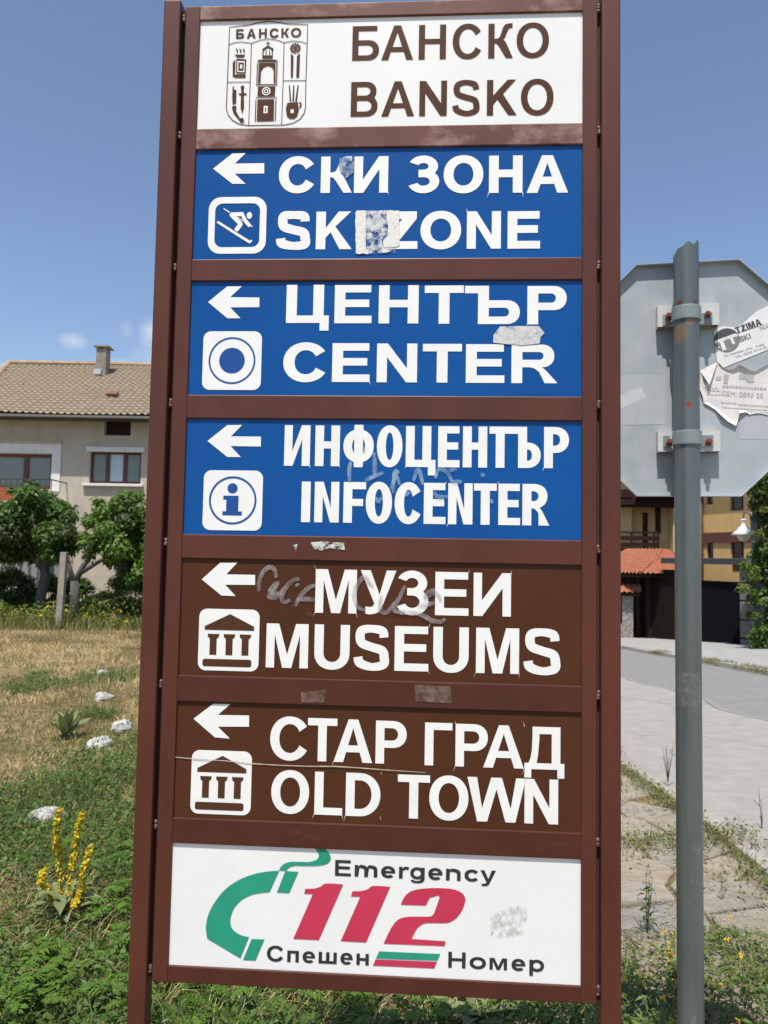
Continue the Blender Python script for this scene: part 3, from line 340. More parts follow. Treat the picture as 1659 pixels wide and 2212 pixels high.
    if ch == 'K': return [([(0, 0), (s, 0), (s, .3), (s+w*.14, .45), (w-s*1.28, 0), (w, 0), (w*.535, .6), (w*.97, 1), (w*.97-s*1.3, 1), (s, .56), (s, 1), (0, 1)], [])]
    if ch == 'К':
        m = lambda a: a*s/.225 if a <= .225 else s+(a-.225)/.775*(w-s)
        return [([(m(a), b) for a, b in KA], [])]
    if ch == 'У':
        k = s*1.12
        return [([(0, 1), (k, 1), (w*.54, .44), (w-k*.98, 1), (w, 1), (w*.64, .22), (w*.58, .11), (w*.5, .035), (w*.39, 0), (w*.26, -.012), (w*.15, .0), (w*.15, t*.98), (w*.26, t*.92), (w*.345, .165), (w*.4, .235)], [])]
    if ch == 'Ф':
        c = w/2; ry, cy, rx = .405, .5, w/2
        ax = math.degrees(math.acos(min(1, s/2/rx)))
        ouu = [(c-s/2, -.02), (c+s/2, -.02)]+arc(c, cy, rx, ry, -ax, ax, 26, 2.15)+[(c+s/2, 1.02), (c-s/2, 1.02)]+arc(c, cy, rx, ry, 180-ax, 180+ax, 26, 2.15)
        ir, iy = rx-s, ry-t; bx = math.degrees(math.acos(min(1, (s/2)/ir)))
        return [(ouu, [arc(c, cy, ir, iy, -bx, bx, 16, 2.1), arc(c, cy, ir, iy, 180-bx, 180+bx, 16, 2.1)])]
    if ch == 'Д':
        k = s*.8; tt = t*.85; l = w*.2; q = w*.9
        return [([(0, -.2), (k, -.2), (k, 0), (w-k, 0), (w-k, -.2), (w, -.2), (w, tt), (q, tt), (q, 1), (l, 1), (l, .8), (l*.93, .45), (l*.75, .25), (l*.5, tt), (0, tt)], [[(l*.5+s*.95, tt), (q-s, tt), (q-s, 1-t), (l+s*.8, 1-t), (l+s*.8, .72), (l+s*.66, .35)]])]
    def arch(x0, x1): # one leg with its shoulder
        hw = x1-x0
        return arc(x1-hw*.55, X-.27, hw*.55, .27+o, 100, 0, 10, 2.3), arc(x1-s-(hw-s)*.5, X-.3, (hw-s)*.5, .3+o-t*1.08, 0, 180, 12, 2.2)
    if ch == 'n':
        a, i_ = arch(0, w); return [([(0, 0), (0, X), (s*.93, X), (s*.93, X-.09)]+[p for p in a if p[0] > s*1.2]+[(w, 0), (w-s, 0)]+[p for p in i_ if p[0] >= s]+[(s, 0)], [])]
    if ch == 'm':
        c = (w+s)/2; a, i_ = arch(0, c); a2, i2 = arch(c-s, w)
        return [([(0, 0), (0, X), (s*.93, X), (s*.93, X-.09)]+[p for p in a if s*1.2 < p[0] < c-.04]+[(c-.02, X-.1)]+[p for p in a2 if p[0] > c+.03]+[(w, 0), (w-s, 0)]+[p for p in i2 if p[0] >= c]+[(c, 0), (c-s, 0)]+[p for p in i_ if p[0] >= s]+[(s, 0)], [])]
    if ch == 'r': return [([(0, 0), (0, X), (s*.93, X), (s*.93, X-.1), (s*1.25, X-.03), (s*1.7, X+o), (w*.88, X+o), (w, X-.02), (w*.92, X-.19), (w*.75, X-.165), (w*.62, X-.17), (s*1.12, X-.23), (s, X-.36), (s, 0)], [])]
    if ch in 'oо': return [(arc(w/2, X/2, w/2, X/2+o, 0, 360, 40, 2.1)[:-1], [arc(w/2, X/2, w/2-s, X/2+o-t, 0, 360, 32, 2.1)[:-1]])]
    if ch in 'cс':
        ou = arc(w*.52, X/2, w*.52, X/2+o, 38, 322, 30, 2.1); i_ = arc(w*.52, X/2, w*.52-s, X/2+o-t, 30, 330, 26, 2.1); f = w/max(p[0] for p in ou)
        return [([(x*f, y) for x, y in ou+i_[::-1]], [])]
    if ch in 'eе':
        ou = arc(w/2, X/2, w/2, X/2+o, 0, 318, 36, 2.1); i_ = arc(w/2, X/2, w/2-s, X/2+o-t, 185, 312, 20, 2.1)
        y0, y1 = X/2-.065, X/2+.07; tp = arc(w/2, X/2+.005, w/2-s, X/2+o-t, 14, 166, 16, 2.1)
        return [([(w, y0)]+[p for p in ou if p[1] > X/2-.01 or p[0] < w*.9]+i_[::-1][0:]+[(s*1.02, y0)], [[(p[0], max(p[1], y1)) for p in tp]+[(s*1.05, y1), (w-s*1.05, y1)]])]
    if ch == 'g':
        b = arc(w/2-.01, X/2, w/2-.01, X/2+o, 0, 360, 40, 2.1)
        stem = [(w-s, X*.5), (w-s, .02), (w-s*1.2, -.075), (w*.48, -.12), (w*.3, -.105), (w*.24, -.05), (.03*w, -.06), (.1*w, -.17), (.3*w, -.245), (w*.55, -.255), (w*.8, -.215), (w*.94, -.12), (w, .02), (w, X), (w-s*.93, X)]
        return [(b[:-1], [arc(w/2-.01, X/2, w/2-s, X/2+o-t, 0, 360, 32, 2.1)[:-1]]), (stem, [])]
    if ch == 'y':
        k = s*1.08
        return [([(0, X), (k, X), (w*.515, .19), (w-k, X), (w, X), (w*.6, -.07), (w*.52, -.19), (w*.4, -.25), (w*.22, -.26), (w*.1, -.245), (w*.07, -.11), (w*.2, -.125), (w*.33, -.1), (w*.4, -.01)], [])]
    if ch == 'п': return [([(0, 0), (s, 0), (s, X-t), (w-s, X-t), (w-s, 0), (w, 0), (w, X), (0, X)], [])]
    if ch == 'н': m = X*.5; return [([(0, 0), (s, 0), (s, m-t/2), (w-s, m-t/2), (w-s, 0), (w, 0), (w, X), (w-s, X), (w-s, m+t/2), (s, m+t/2), (s, X), (0, X)], [])]
    if ch == 'ш': c = w/2; return [([(0, 0), (w, 0), (w, X), (w-s, X), (w-s, t), (c+s/2, t), (c+s/2, X), (c-s/2, X), (c-s/2, t), (s, t), (s, X), (0, X)], [])]
    if ch == 'м': c = w/2; k = s*1.35; return [([(0, 0), (s*.9, 0), (s*.9, X-.2), (c-s*.42, 0), (c+s*.42, 0), (w-s*.9, X-.2), (w-s*.9, 0), (w, 0), (w, X), (w-k, X), (c, .22), (k, X), (0, X)], [])]
    if ch == 'р':
        b = arc(w/2+.01, X/2, w/2-.01, X/2+o, 0, 360, 40, 2.1)
        return [(b[:-1], [arc(w/2+.01, X/2, w/2-s, X/2+o-t, 0, 360, 32, 2.1)[:-1]]), ([(0, -.27), (s, -.27), (s, X*.5), (s*.93, X), (0, X)], [])]
    raise KeyError(ch)
def filled(mb, outer, holes, y, mi=0):
    from mathutils.geometry import tessellate_polygon
    P_ = [q for r_ in [outer]+holes for q in r_]
    t_ = tessellate_polygon([[Vector((x, z, 0)) for x, z in r_] for r_ in [outer]+holes])
    fs = []
    for a, b, c in t_:
        p, q, r_ = P_[a], P_[b], P_[c]
        fs.append((a, b, c) if (q[0]-p[0])*(r_[1]-p[1])-(q[1]-p[1])*(r_[0]-p[0]) > 0 else (a, c, b))
    mb.add([(x, y, z) for x, z in P_], fs, mi)
def strip(mb, L, Q, y, mi=0):
    n = len(L); A_ = lambda a, b, c: (b[0]-a[0])*(c[1]-a[1])-(b[1]-a[1])*(c[0]-a[0])
    L, Q = list(L), list(Q)
    if sum(A_(L[i], Q[i], Q[i+1]) for i in range(n-1)) < 0: L, Q = Q, L
    for i in range(n-1):                # where a tight turn folds back, hold the inner edge still
        if A_(L[i], Q[i], Q[i+1]) <= 1e-12: Q[i+1] = Q[i]
        if A_(L[i], Q[i+1], L[i+1]) <= 1e-12: L[i+1] = L[i]
    mb.add([(x, y, z) for x, z in L+Q], [f for i in range(n-1) for f, ok in (((i, n+i, n+i+1), A_(L[i], Q[i], Q[i+1]) > 1e-12), ((i, n+i+1, i+1), A_(L[i], Q[i+1], L[i+1]) > 1e-12)) if ok], mi)
def letters(mb, rows, wt, y, mi=0):
    s, t = wt
    for ch, x0, x1, zb, zt in rows:
        H_ = zt-zb
        for j, (ou, ho) in enumerate(glyph(ch, (x1-x0)/H_, s, t)):
            f = lambda q: (x0+q[0]*H_, zb+q[1]*H_)
            if ou[0] == 'strip': strip(mb, [f(q) for q in ou[1]], [f(q) for q in ou[2]], y-.00015*j, mi); continue
            filled(mb, [f(q) for q in ou], [[f(q) for q in h] for h in ho], y-.00015*j, mi)
ADV = dict(I=.3, i=.3, T=.8, Z=.8, M=1.0, A=.92, S=.86, K=.92, R=.95)
def bold_at(mb, word, org, ang, cap, y, wt, mi=0):
    ca, sa = math.cos(ang), math.sin(ang); x = 0
    for ch in word:
        w = ADV[ch.upper()]-.1 if ch != 'i' else .2
        for ou, ho in glyph('I' if ch == 'i' else ch, w, *wt):
            f = lambda q: (org[0]+((x+q[0])*ca-q[1]*sa)*cap, org[1]+((x+q[0])*sa+q[1]*ca)*cap)
            if ou[0] == 'strip': strip(mb, [f(q) for q in ou[1]], [f(q) for q in ou[2]], y, mi)
            else: filled(mb, [f(q) for q in ou], [[f(q) for q in h] for h in ho], y, mi)
        x += w+.09
# small print uses the built-in typeface
_tc = bpy.data.curves.new('type', 'FONT'); _to = bpy.data.objects.new('type', _tc); col.objects.link(_to)
_tc.resolution_u = 4
def text_at(mb, s, org, ang, cap, y, fat=0, mi=0, xs=1):
    _tc.body = s; bpy.context.view_layer.update()
    me = bpy.data.meshes.new_from_object(_to.evaluated_get(bpy.context.evaluated_depsgraph_get()))
    v = [tuple(q.co) for q in me.vertices]; f = [tuple(q.vertices) for q in me.polygons]; bpy.data.meshes.remove(me)
    k = cap/.72; ca, sa = math.cos(ang), math.sin(ang); x0 = min(q[0] for q in v)
    mb.add([(org[0]+((q[0]-x0)*xs*ca-q[1]*sa)*k, y, org[1]+((q[0]-x0)*xs*sa+q[1]*ca)*k) for q in v], f, mi)
def rbox(cx, cz, w, h, r, n=7):
    out = []
    for sx, sz, a0 in ((1, 1, 0), (-1, 1, 90), (-1, -1, 180), (1, -1, 270)):
        for k in range(n+1):
            a = R(a0+90*k/n); out.append((cx+sx*(w/2-r)+r*math.cos(a), cz+sz*(h/2-r)+r*math.sin(a)))
    return out
def ring(mb, outer, inner, y, mi=0):
    n = len(outer); mb.add([(x, y, z) for x, z in outer]+[(x, y, z) for x, z in inner], [(i, (i+1) % n, n+(i+1) % n, n+i) for i in range(n)], mi)
def circ(cx, cz, r, n=40, rz=None): return [(cx+r*math.cos(2*math.pi*k/n), cz+(rz or r)*math.sin(2*math.pi*k/n)) for k in range(n)]

YB = .0055; YL = YB-.0008; YT = YB-.0014; YU = YB-.0019
def board(i, name, mat_):
    b = MB(); b.box(-.002, .802, YB, YB+.004, Z[2*i+1]-.002, Z[2*i]+.002); return b.build(name, mat_, sign)
def words(name, rows, fat, mat_, parent, y=YL):
    b = MB()
    letters(b, rows, fat, y); return b.build(name, mat_, parent)
def peel(rows_list, parent, mat_, prob, long):   # slivers of film lifting at letter corners
    def sliver(q):
        b = MB(); b.sheet(q, YT); b.build('peeling_film', mat_, parent)
    for rows in rows_list:
        for ch, x0, x1, zb, zt in rows:
            if ch in 'COSUСОЗФTТУ': continue
            for x, s in ((x0, -1), (x1, 1)):
                if ch in 'TТPРГЪF' and s > 0: continue
                if random.random() < prob:
                    L = long*random.uniform(.5, 1.2); dx = s*L*random.uniform(.15, .5)
                    sliver([(x-.0008, zb+.001), (x+.0008, zb+.001), (x+dx, zb-L)])
                if random.random() < prob*.55 and ch not in 'АAL':
                    L = long*random.uniform(.5, 1.); dx = s*L*random.uniform(.1, .4)
                    sliver([(x-.0008, zt-.001), (x+.0008, zt-.001), (x+dx, zt+L)])
def scribble(strokes, w, parent, mat_, y):
    b = MB()
    for i, s in enumerate(strokes):
        p = []
        for a in range(len(s)-1):           # smooth the stroke
            p0, p1, p2, p3 = s[max(a-1, 0)], s[a], s[a+1], s[min(a+2, len(s)-1)]
            for t in (0, .25, .5, .75):
                p.append(tuple(.5*((2*p1[k])+(-p0[k]+p2[k])*t+(2*p0[k]-5*p1[k]+4*p2[k]-p3[k])*t*t+(-p0[k]+3*p1[k]-3*p2[k]+p3[k])*t**3) for k in (0, 1)))
        p.append(s[-1]); n = len(p)
        b.ribbon(p, [w*(.55+.45*math.sin(math.pi*(k+.6)/(n+.2))) for k in range(n)], y-.00012*i)
    return b.build('graffiti', mat_, parent)

# top board: name of the town and its coat of arms
bd = board(0, 'name_board', white_board)
words('lettering', T['bansko_bg'], (0.172, 0.145), brown_film, bd); words('lettering', T['bansko_en'], (0.172, 0.145), brown_film, bd)
b = MB()
b.ribbon(EM['outer'], .0018, YL, 0, True)
for q in EM['lines']: b.ribbon(q, .0015, YL-.0001)
letters(b, [(c, x0, x1, zb, zt) for c, x0, x1, zb, zt in EM['text']], (.22, .18), YL-.0002)
for q in EM['solid']: b.sheet(q, YL-.0003)
fx, fz, gx, gz = EM['flower']; rr = abs(gx-fx)
for k in range(12):
    a = 2*math.pi*k/12; b.ribbon([(fx+rr*.35*math.cos(a), fz+rr*.35*math.sin(a)), (fx+rr*.95*math.cos(a), fz+rr*.95*math.sin(a))], [rr*.14, rr*.36], YL-.0003)
b.sheet(circ(fx, fz, rr*.3, 16), YL-.0003)
for q in EM['white']: b.sheet(q, YL-.0005, 1)
dx_, dz_, ex_, ez_ = EM['disc']; b.sheet(circ(dx_, dz_, ex_-dx_, 20), YL-.0005, 1); b.sheet(circ(dx_, dz_, (ex_-dx_)*.72, 20), YL-.0006, 0); b.sheet(circ(dx_, dz_, (ex_-dx_)*.5, 20), YL-.0007, 1); b.sheet(circ(dx_, dz_, (ex_-dx_)*.28, 14), YL-.0008, 0)
for q in EM['brown2']: b.sheet(q, YL-.0007)
for q in EM['white2']: b.sheet(q, YL-.0009, 1)
b.build('coat_of_arms', [brown_film, white_board], bd)

def eased(pts):                         # round the drawn curves, keep the drawn corners
    n = len(pts); out = []
    def corner(i):
        a, b, c = pts[i-1], pts[i], pts[(i+1) % n]; u = (b[0]-a[0], b[1]-a[1]); v = (c[0]-b[0], c[1]-b[1])
        return (u[0]*v[0]+u[1]*v[1]) < .72*math.hypot(*u)*math.hypot(*v)
    cn = [corner(i) for i in range(n)]
    for i in range(n):
        j = (i+1) % n; p1, p2 = pts[i], pts[j]; p0 = p1 if cn[i] else pts[i-1]; p3 = p2 if cn[j] else pts[(j+1) % n]
        for t in ((0,) if cn[i] and cn[j] else (0, .25, .5, .75)):
            out.append(tuple(.5*(2*p1[k]+(p2[k]-p0[k])*t+(2*p0[k]-5*p1[k]+4*p2[k]-p3[k])*t*t+(3*p1[k]-p0[k]-3*p2[k]+p3[k])*t**3) for k in (0, 1)))
    return out
for k_ in ('hand', 'cord', 'two', 'one_a', 'one_b', 'sk_body', 'sk_ski'): P[k_] = eased(P[k_])
EM['outer'] = eased(EM['outer'])
def arrow(key, parent):
    b = MB(); b.sheet(P['arrow_'+key], YL); return b.build('arrow', white_film, parent)
def picto_box(key): return P['box_'+key]
# blue board: skiing
bd = board(1, 'direction_board', blue_board); bd['label'] = 'blue board reading SKI ZONE'
arrow('ski', bd); words('lettering', T['ski_bg'], (0.25, 0.205), white_film, bd); words('lettering', T['ski_en'], (0.25, 0.205), white_film, bd)
cx, cz, w, h = picto_box('ski'); b = MB()
ring(b, rbox(cx, cz, w, h, .026), rbox(cx, cz, w-.0275, h-.0275, .016), YL)
hx, hz = P['sk_head']; b.sheet(circ(hx, hz, .0056, 20, .0073), YL)
for k in ('sk_body', 'sk_ski', 'sk_pole', 'sk_hand'): b.sheet(P[k], YL-.0001)
b.sheet(P['sk_pole2'], YL)
b.build('ski_pictogram', white_film, bd)
S0, S1 = P['st_ski'][0], P['st_ski'][8]          # opposite corners of the old sticker
sx_ = lambda x, z: (.2775*0+P['st_ski'][1][0]+(x-500)*SKX, P['st_ski'][1][1]-(z-215)*SKX)
SKX = (P['st_ski'][2][0]-P['st_ski'][1][0])/540
def rag(pts, amp=9):
    out = []
    for i, (x, z) in enumerate(pts):
        x2, z2 = pts[(i+1) % len(pts)]; n_ = max(1, int(math.hypot(x2-x, z2-z)/55))
        for k in range(n_): out.append(sx_(x+(x2-x)*k/n_+random.uniform(-amp, amp), z+(z2-z)*k/n_+random.uniform(-amp, amp)))
    return out
paper = pm('old_paper', (.66, .655, .62), (.74, .73, .7), 60, rough=.8, bmp=.5, bscale=160, bdist=.002, patches=((.36, .35, .34), 85, .68, .76))
for q in ([(225, 270), (258, 215), (500, 215), (495, 700), (485, 1180), (510, 1350), (310, 1372), (262, 1330), (245, 900)], [(1045, 215), (1370, 225), (1370, 560), (1180, 760), (1060, 880), (1080, 640), (1050, 420)], [(970, 990), (1110, 850), (1370, 560), (1385, 1130), (1300, 1185), (970, 1185)], [(935, 1235), (1060, 1265), (1180, 1290), (1060, 1330), (945, 1335)], [(510, 1215), (590, 1240), (590, 1370), (500, 1365)]):
    b = MB(); b.sheet(rag(q), YU); b.build('sticker_remnant', paper, bd)
b = MB(); b.sheet([sx_(*v) for v in [(500, 220), (1045, 215), (1060, 880), (970, 990), (970, 1185), (1300, 1200), (1300, 1330), (590, 1350), (490, 1180)]], YU+.0002); b.build('torn_sticker', torn_paper, bd)
b = MB(); b.sheet([(T['ski_bg'][1][2]-.026, Z[2]-.021), (T['ski_bg'][1][2]+.003, Z[2]-.018), (T['ski_bg'][1][2]+.006, Z[2]-.05), (T['ski_bg'][1][2]-.012, Z[2]-.066), (T['ski_bg'][1][2]-.026, Z[2]-.045)], YU); b.build('scrape', worn('scraped_film', (.03, .13, .36), (.4, .44, .48), 60, .3, .5, .8), bd)
peel([T['ski_bg'], T['ski_en']], bd, white_film, .13, .01)
# blue board: centre
bd = board(2, 'direction_board', blue_board); bd['label'] = 'blue board reading CENTER'
arrow('cen', bd); words('lettering', T['cen_bg'], (0.275, 0.195), white_film, bd); words('lettering', T['cen_en'], (0.275, 0.195), white_film, bd)
cx, cz, w, h = picto_box('cen'); b = MB(); b.sheet(rbox(cx, cz, w, h, .016), YL)
k = w/243; cc = lambda r: circ(cx, cz, r*k, 56)
ring(b, cc(97), cc(90), YL-.0005, 1); b.sheet(cc(53), YL-.0005, 1)
b.build('centre_pictogram', [white_film, blue_film], bd)
b = MB(); b.sheet(P['st_cen'], YU); b.build('torn_sticker', worn('old_sticker_paper', (.62, .62, .63), (.46, .47, .48), 75, .3, .42, .97), bd)
peel([T['cen_bg'], T['cen_en']], bd, white_film, .13, .006)
# blue board: information
bd = board(3, 'direction_board', blue_board); bd['label'] = 'blue board reading INFOCENTER'
arrow('inf', bd); words('lettering', T['inf_bg'], (0.212, 0.175), white_film, bd); words('lettering', T['inf_en'], (0.215, 0.175), white_film, bd)
cx, cz, w, h = picto_box('inf'); b = MB(); b.sheet(rbox(cx, cz, w, h, .016), YL)
k = w/244; cc = lambda r: circ(cx, cz, r*k, 56)
ring(b, cc(98), cc(90), YL-.0005, 1)
q = lambda x, y: (cx+(x-211)*k, cz-(y-347)*k)
b.sheet(circ(*q(209, 298), 21*k, 24), YL-.0005, 1)
b.sheet([q(*v) for v in [(172, 328), (235, 328), (235, 392), (250, 392), (250, 408), (170, 408), (170, 392), (185, 392), (185, 344), (172, 344)]], YL-.0005, 1)
b.build('information_pictogram', [white_film, blue_film], bd)
scribble(P['g_inf'], .0085, bd, chalk_pale, YU)
peel([T['inf_bg'], T['inf_en']], bd, white_film, .12, .006)
# two brown boards
for i, key, nm in ((4, 'mus', 'MUSEUMS'), (5, 'old', 'OLD TOWN')):
    bd = board(i, 'direction_board', brown_board); bd['label'] = 'brown board reading '+nm
    arrow(key, bd); words('lettering', T[key+'_bg'], (.205, .17), white_film, bd); words('lettering', T[key+'_en'], (.21, .17), white_film, bd)
    cx, cz, w, h = picto_box(key); b = MB(); b.sheet(rbox(cx, cz, w, h, .016), YL)
    q = lambda x, y: (cx+(x-215)*w/246, cz-(y-346.5)*h/251)
    shapes = [[(218, 241), (316, 290), (317, 307), (116, 307), (116, 292)]]
    for x in (152, 217, 282):
        shapes.append([(x-23, 323), (x+24, 323), (x+22, 335), (x+14, 342), (x+14, 408), (x-14, 408), (x-14, 342), (x-22, 335)])
    for s in shapes: b.sheet([q(*v) for v in s], YL-.0005, 1)
    a0, a1 = q(111, 455), q(309, 425); b.sheet(rbox((a0[0]+a1[0])/2, (a0[1]+a1[1])/2, a1[0]-a0[0], a1[1]-a0[1], .004, 3), YL-.0005, 1)
    b.build('museum_pictogram', [white_film, brown_film], bd)
    peel([T[key+'_bg'], T[key+'_en']], bd, seam, .5 if key == 'mus' else .42, .012)
    if key == 'mus': scribble(P['g_mus'], .0095, bd, chalk, YU)
    else:
        pts = [(-.0005, Z[10]-.1105), (.05, Z[10]-.1135), (.1, Z[10]-.1145), (.15, Z[10]-.118), (.21, Z[10]-.1195), (.27, Z[10]-.1195), (.32, Z[10]-.118), (.36, Z[10]-.119), (.42, Z[10]-.1215), (.5, Z[10]-.124)]
        b = MB(); b.ribbon(pts, [.0013, .002, .0013, .002, .0014, .0018, .0024, .002, .0016, .0008], YU-.0002); b.build('split_in_film', seam, bd)
# bottom board: emergency number
bd = board(6, 'emergency_board', white_board)
words('lettering', T['emer'], (.235, .18), black_film, bd); words('lettering', T['spe'], (.225, .175), black_film, bd); words('lettering', T['nom'], (.235, .18), black_film, bd)
b = MB()
for k in ('one_a', 'one_b', 'two'): b.sheet(P[k], YL)
b.build('emergency_number', red_film, bd)
b = MB()
for k in ('hand', 'hand_t', 'hand_b', 'cord'): b.sheet(P[k], YL)
b.build('telephone_symbol', green_film, bd)
b = MB(); b.sheet(P['flag_g'], YL, 0); b.sheet(P['flag_r'], YL, 1); b.build('flag_stripe', [green_film, red_film], bd)
b = MB(); b.sheet(P['st_112'], YU); b.build('glue_residue', rub, bd)
# paint chips and a glue patch on the bars
chip = worn('chipped_paint', (.5, .56, .5), (.62, .64, .6), 90, .4, .55, 1)
b = MB(); zc = (Z[7]+Z[8])/2
b.sheet([(.262, zc+.012), (.285, zc+.014), (.33, zc+.012), (.332, zc-.002), (.3, zc+.001), (.285, zc-.004), (.27, zc-.001)], -.0006); b.build('paint_chip', chip, sign)
b = MB(); b.sheet([(.228, zc+.006), (.236, zc+.008), (.233, zc-.006)], -.0006); b.build('paint_chip', chip, sign)
old_glue = worn('old_glue', (.2, .13, .1), (.26, .19, .15), 50, .3, .6, .7); zc = (Z[9]+Z[10])/2
b = MB(); b.sheet([(.475, zc+.02), (.545, zc+.018), (.55, zc-.014), (.478, zc-.012)], -.0006); b.build('glue_patch', old_glue, sign)
b = MB(); b.sheet([(.25, zc-.002), (.3, zc+.006), (.296, zc-.02), (.252, zc-.02)], -.0006); b.build('glue_patch', old_glue, sign)

# ================================================================ the stop sign seen from behind
galv, n, l = nodes_of('galvanised_sheet'); p = n['Principled BSDF']; p.inputs['Metallic'].default_value = .0; p.inputs['Roughness'].default_value = .38
c = ramp(n, l, noise(n, l, 14, 6, .6), [(.3, (.31, .355, .385)), (.7, (.4, .44, .465))])
c = mixc(n, l, ramp(n, l, noise(n, l, 5, 4, .6), [(.55, (0, 0, 0)), (.8, (.5, .5, .5))]), c, (.5, .515, .515)); c = mixc(n, l, ramp(n, l, noise(n, l, 16, 7, .65, stretch=(1, 1, .35)), [(.55, (0, 0, 0)), (.75, (.55, .55, .55))]), c, (.25, .285, .31)); l.new(c, p.inputs['Base Color'])
l.new(bump(n, l, noise(n, l, 9, 3), .12, .01), p.inputs['Normal'])
polem, n, l = nodes_of('weathered_zinc_pole'); p = n['Principled BSDF']; p.inputs['Roughness'].default_value = .36; p.inputs['Metallic'].default_value = .35
c = ramp(n, l, noise(n, l, 16, 6, .6, stretch=(1, 1, .25)), [(.3, (.1, .121, .125)), (.7, (.15, .173, .176))])
c = mixc(n, l, ramp(n, l, noise(n, l, 38, 5, .6, stretch=(1, 1, .4)), [(.66, (0, 0, 0)), (.8, (.5, .5, .5))]), c, (.34, .37, .37))
tcn = n.new('ShaderNodeTexCoord'); nz = noise(n, l, 70, 4)
for pt, rad, colr in (((-.001, -.095, 1.988), .0085, (.32, .06, .015)), ((-.022, -.086, 2.165), .027, (.22, .165, .09)), ((.003, -.095, 2.19), .012, (.28, .15, .07)), ((-.02, -.088, 2.24), .008, (.16, .05, .03)), ((.018, -.09, 2.24), .007, (.16, .05, .03))):
    d = n.new('ShaderNodeVectorMath'); d.operation = 'DISTANCE'; l.new(tcn.outputs['Object'], d.inputs[0]); d.inputs[1].default_value = pt
    k = n.new('ShaderNodeMath'); k.operation = 'MULTIPLY_ADD'; l.new(nz, k.inputs[0]); k.inputs[1].default_value = rad*1.6; l.new(d.outputs['Value'], k.inputs[2])
    c = mixc(n, l, ramp(n, l, k.outputs[0], [(min(.99, rad*1.35), (1, 1, 1)), (min(1, rad*1.85), (0, 0, 0))]), c, colr)
l.new(c, p.inputs['Base Color'])
bracketm = pm('zinc_bracket', (.5, .51, .51), (.6, .6, .59), 25, rough=.4)
rust = pm('rusty_bolt', (.24, .06, .025), (.12, .035, .02), 80, rough=.8)
bandm = pm('zinc_band', (.2, .24, .25), (.26, .3, .3), 20, rough=.42, metal=.2)
stick_w = pm('sticker_paper', (.66, .67, .68), (.74, .75, .75), 30, rough=.5)
stick_old = pm('weathered_sticker', (.52, .55, .57), (.46, .5, .53), 30, rough=.6)
poster = pm('weathered_poster', (.6, .59, .59), (.7, .69, .68), 30, rough=.75, patches=((.45, .44, .45), 25, .58, .75))
ink = pm('grey_ink', (.17, .165, .17), (.23, .22, .22), 40, rough=.6); ink_pale = pm('faded_ink', (.36, .36, .37), (.44, .44, .45), 40, rough=.6); ink_dark = pm('dark_ink', (.06, .055, .06), None, 40, rough=.6)
red_face = pm('red_reflective', (.45, .02, .02), (.4, .018, .02), 5, rough=.35)
a11 = R(11); PX, PY = .74055, 1.87
nx, ny = -math.sin(a11), -math.cos(a11)
stop = thing('stop_sign', 'grey back of an octagonal road sign on a broken topped steel pole', 'sign', (PX-nx*.065, PY-ny*.065, 0), -a11)
b = MB(); NS = 28; rings = []
zs = [-.1, .4, .9, 1.4, 1.9, 2.2]
def top_z(a):                           # torn upper end of the tube
    x = math.cos(a); return 2.372+.014*(x+1)+.005*math.sin(3*a+1)+.004*math.sin(7*a)
vs, fs = [], []
for z in zs+['t']:
    for k in range(NS):
        a = 2*math.pi*k/NS; vs.append((.03*math.cos(a), -.065+.03*math.sin(a), top_z(a) if z == 't' else z))
for i in range(len(zs)):
    fs += [(i*NS+k, i*NS+(k+1) % NS, (i+1)*NS+(k+1) % NS, (i+1)*NS+k) for k in range(NS)]
b.add(vs, fs); o0 = len(zs)*NS
vin = [(.0268*math.cos(2*math.pi*k/NS), -.065+.0268*math.sin(2*math.pi*k/NS), top_z(2*math.pi*k/NS)) for k in range(NS)]
vlo = [(x, y, 2.2) for x, y, z in vin]
b.add(vs[o0:]+vin, [(k, (k+1) % NS, NS+(k+1) % NS, NS+k) for k in range(NS)]); b.add(vin+vlo, [(k, (k+1) % NS, NS+(k+1) % NS, NS+k) for k in range(NS)])
pole = b.build('pole', polem, stop, smooth=True)
b = MB(); vs = []
for z in (1.262, 1.343):
    for k in range(13):
        a = R(200+140*k/12); vs.append((.0304*math.cos(a), -.065+.0304*math.sin(a), z))
b.add(vs, [(k, k+1, 14+k, 13+k) for k in range(12)]); b.build('glue_residue', worn('pale_residue', (.2, .225, .22), (.25, .27, .265), 75, .35, .65, .6), pole, smooth=True)
OC = (.0125, 2.0705); RO = .30/math.cos(R(22.5))
oct_ = lambda r, dr=0: [(OC[0]+r*math.cos(R(22.5+45*k)), OC[1]+r*math.sin(R(22.5+45*k))) for k in range(8)]
b = MB(); b.prism(oct_(RO), 0, .0016, 0)
b.sheet(oct_(RO-.0005), .0022, 1); fsn = len(b.f)
b.f[-1:] = [b.f[-1]]
ou_, inn = oct_(RO), oct_(RO-.0016)
vs = [(x, -.0165, z) for x, z in ou_]+[(x, -.0165, z) for x, z in inn]+[(x, 0, z) for x, z in ou_]+[(x, 0, z) for x, z in inn]
fl = []
for k in range(8):
    j = (k+1) % 8; fl += [(k, j, 8+j, 8+k), (k, 16+k, 16+j, j), (8+k, 8+j, 24+j, 24+k)]
b.add(vs, fl, 0)
plate = b.build('octagonal_plate', [galv, red_face], stop)
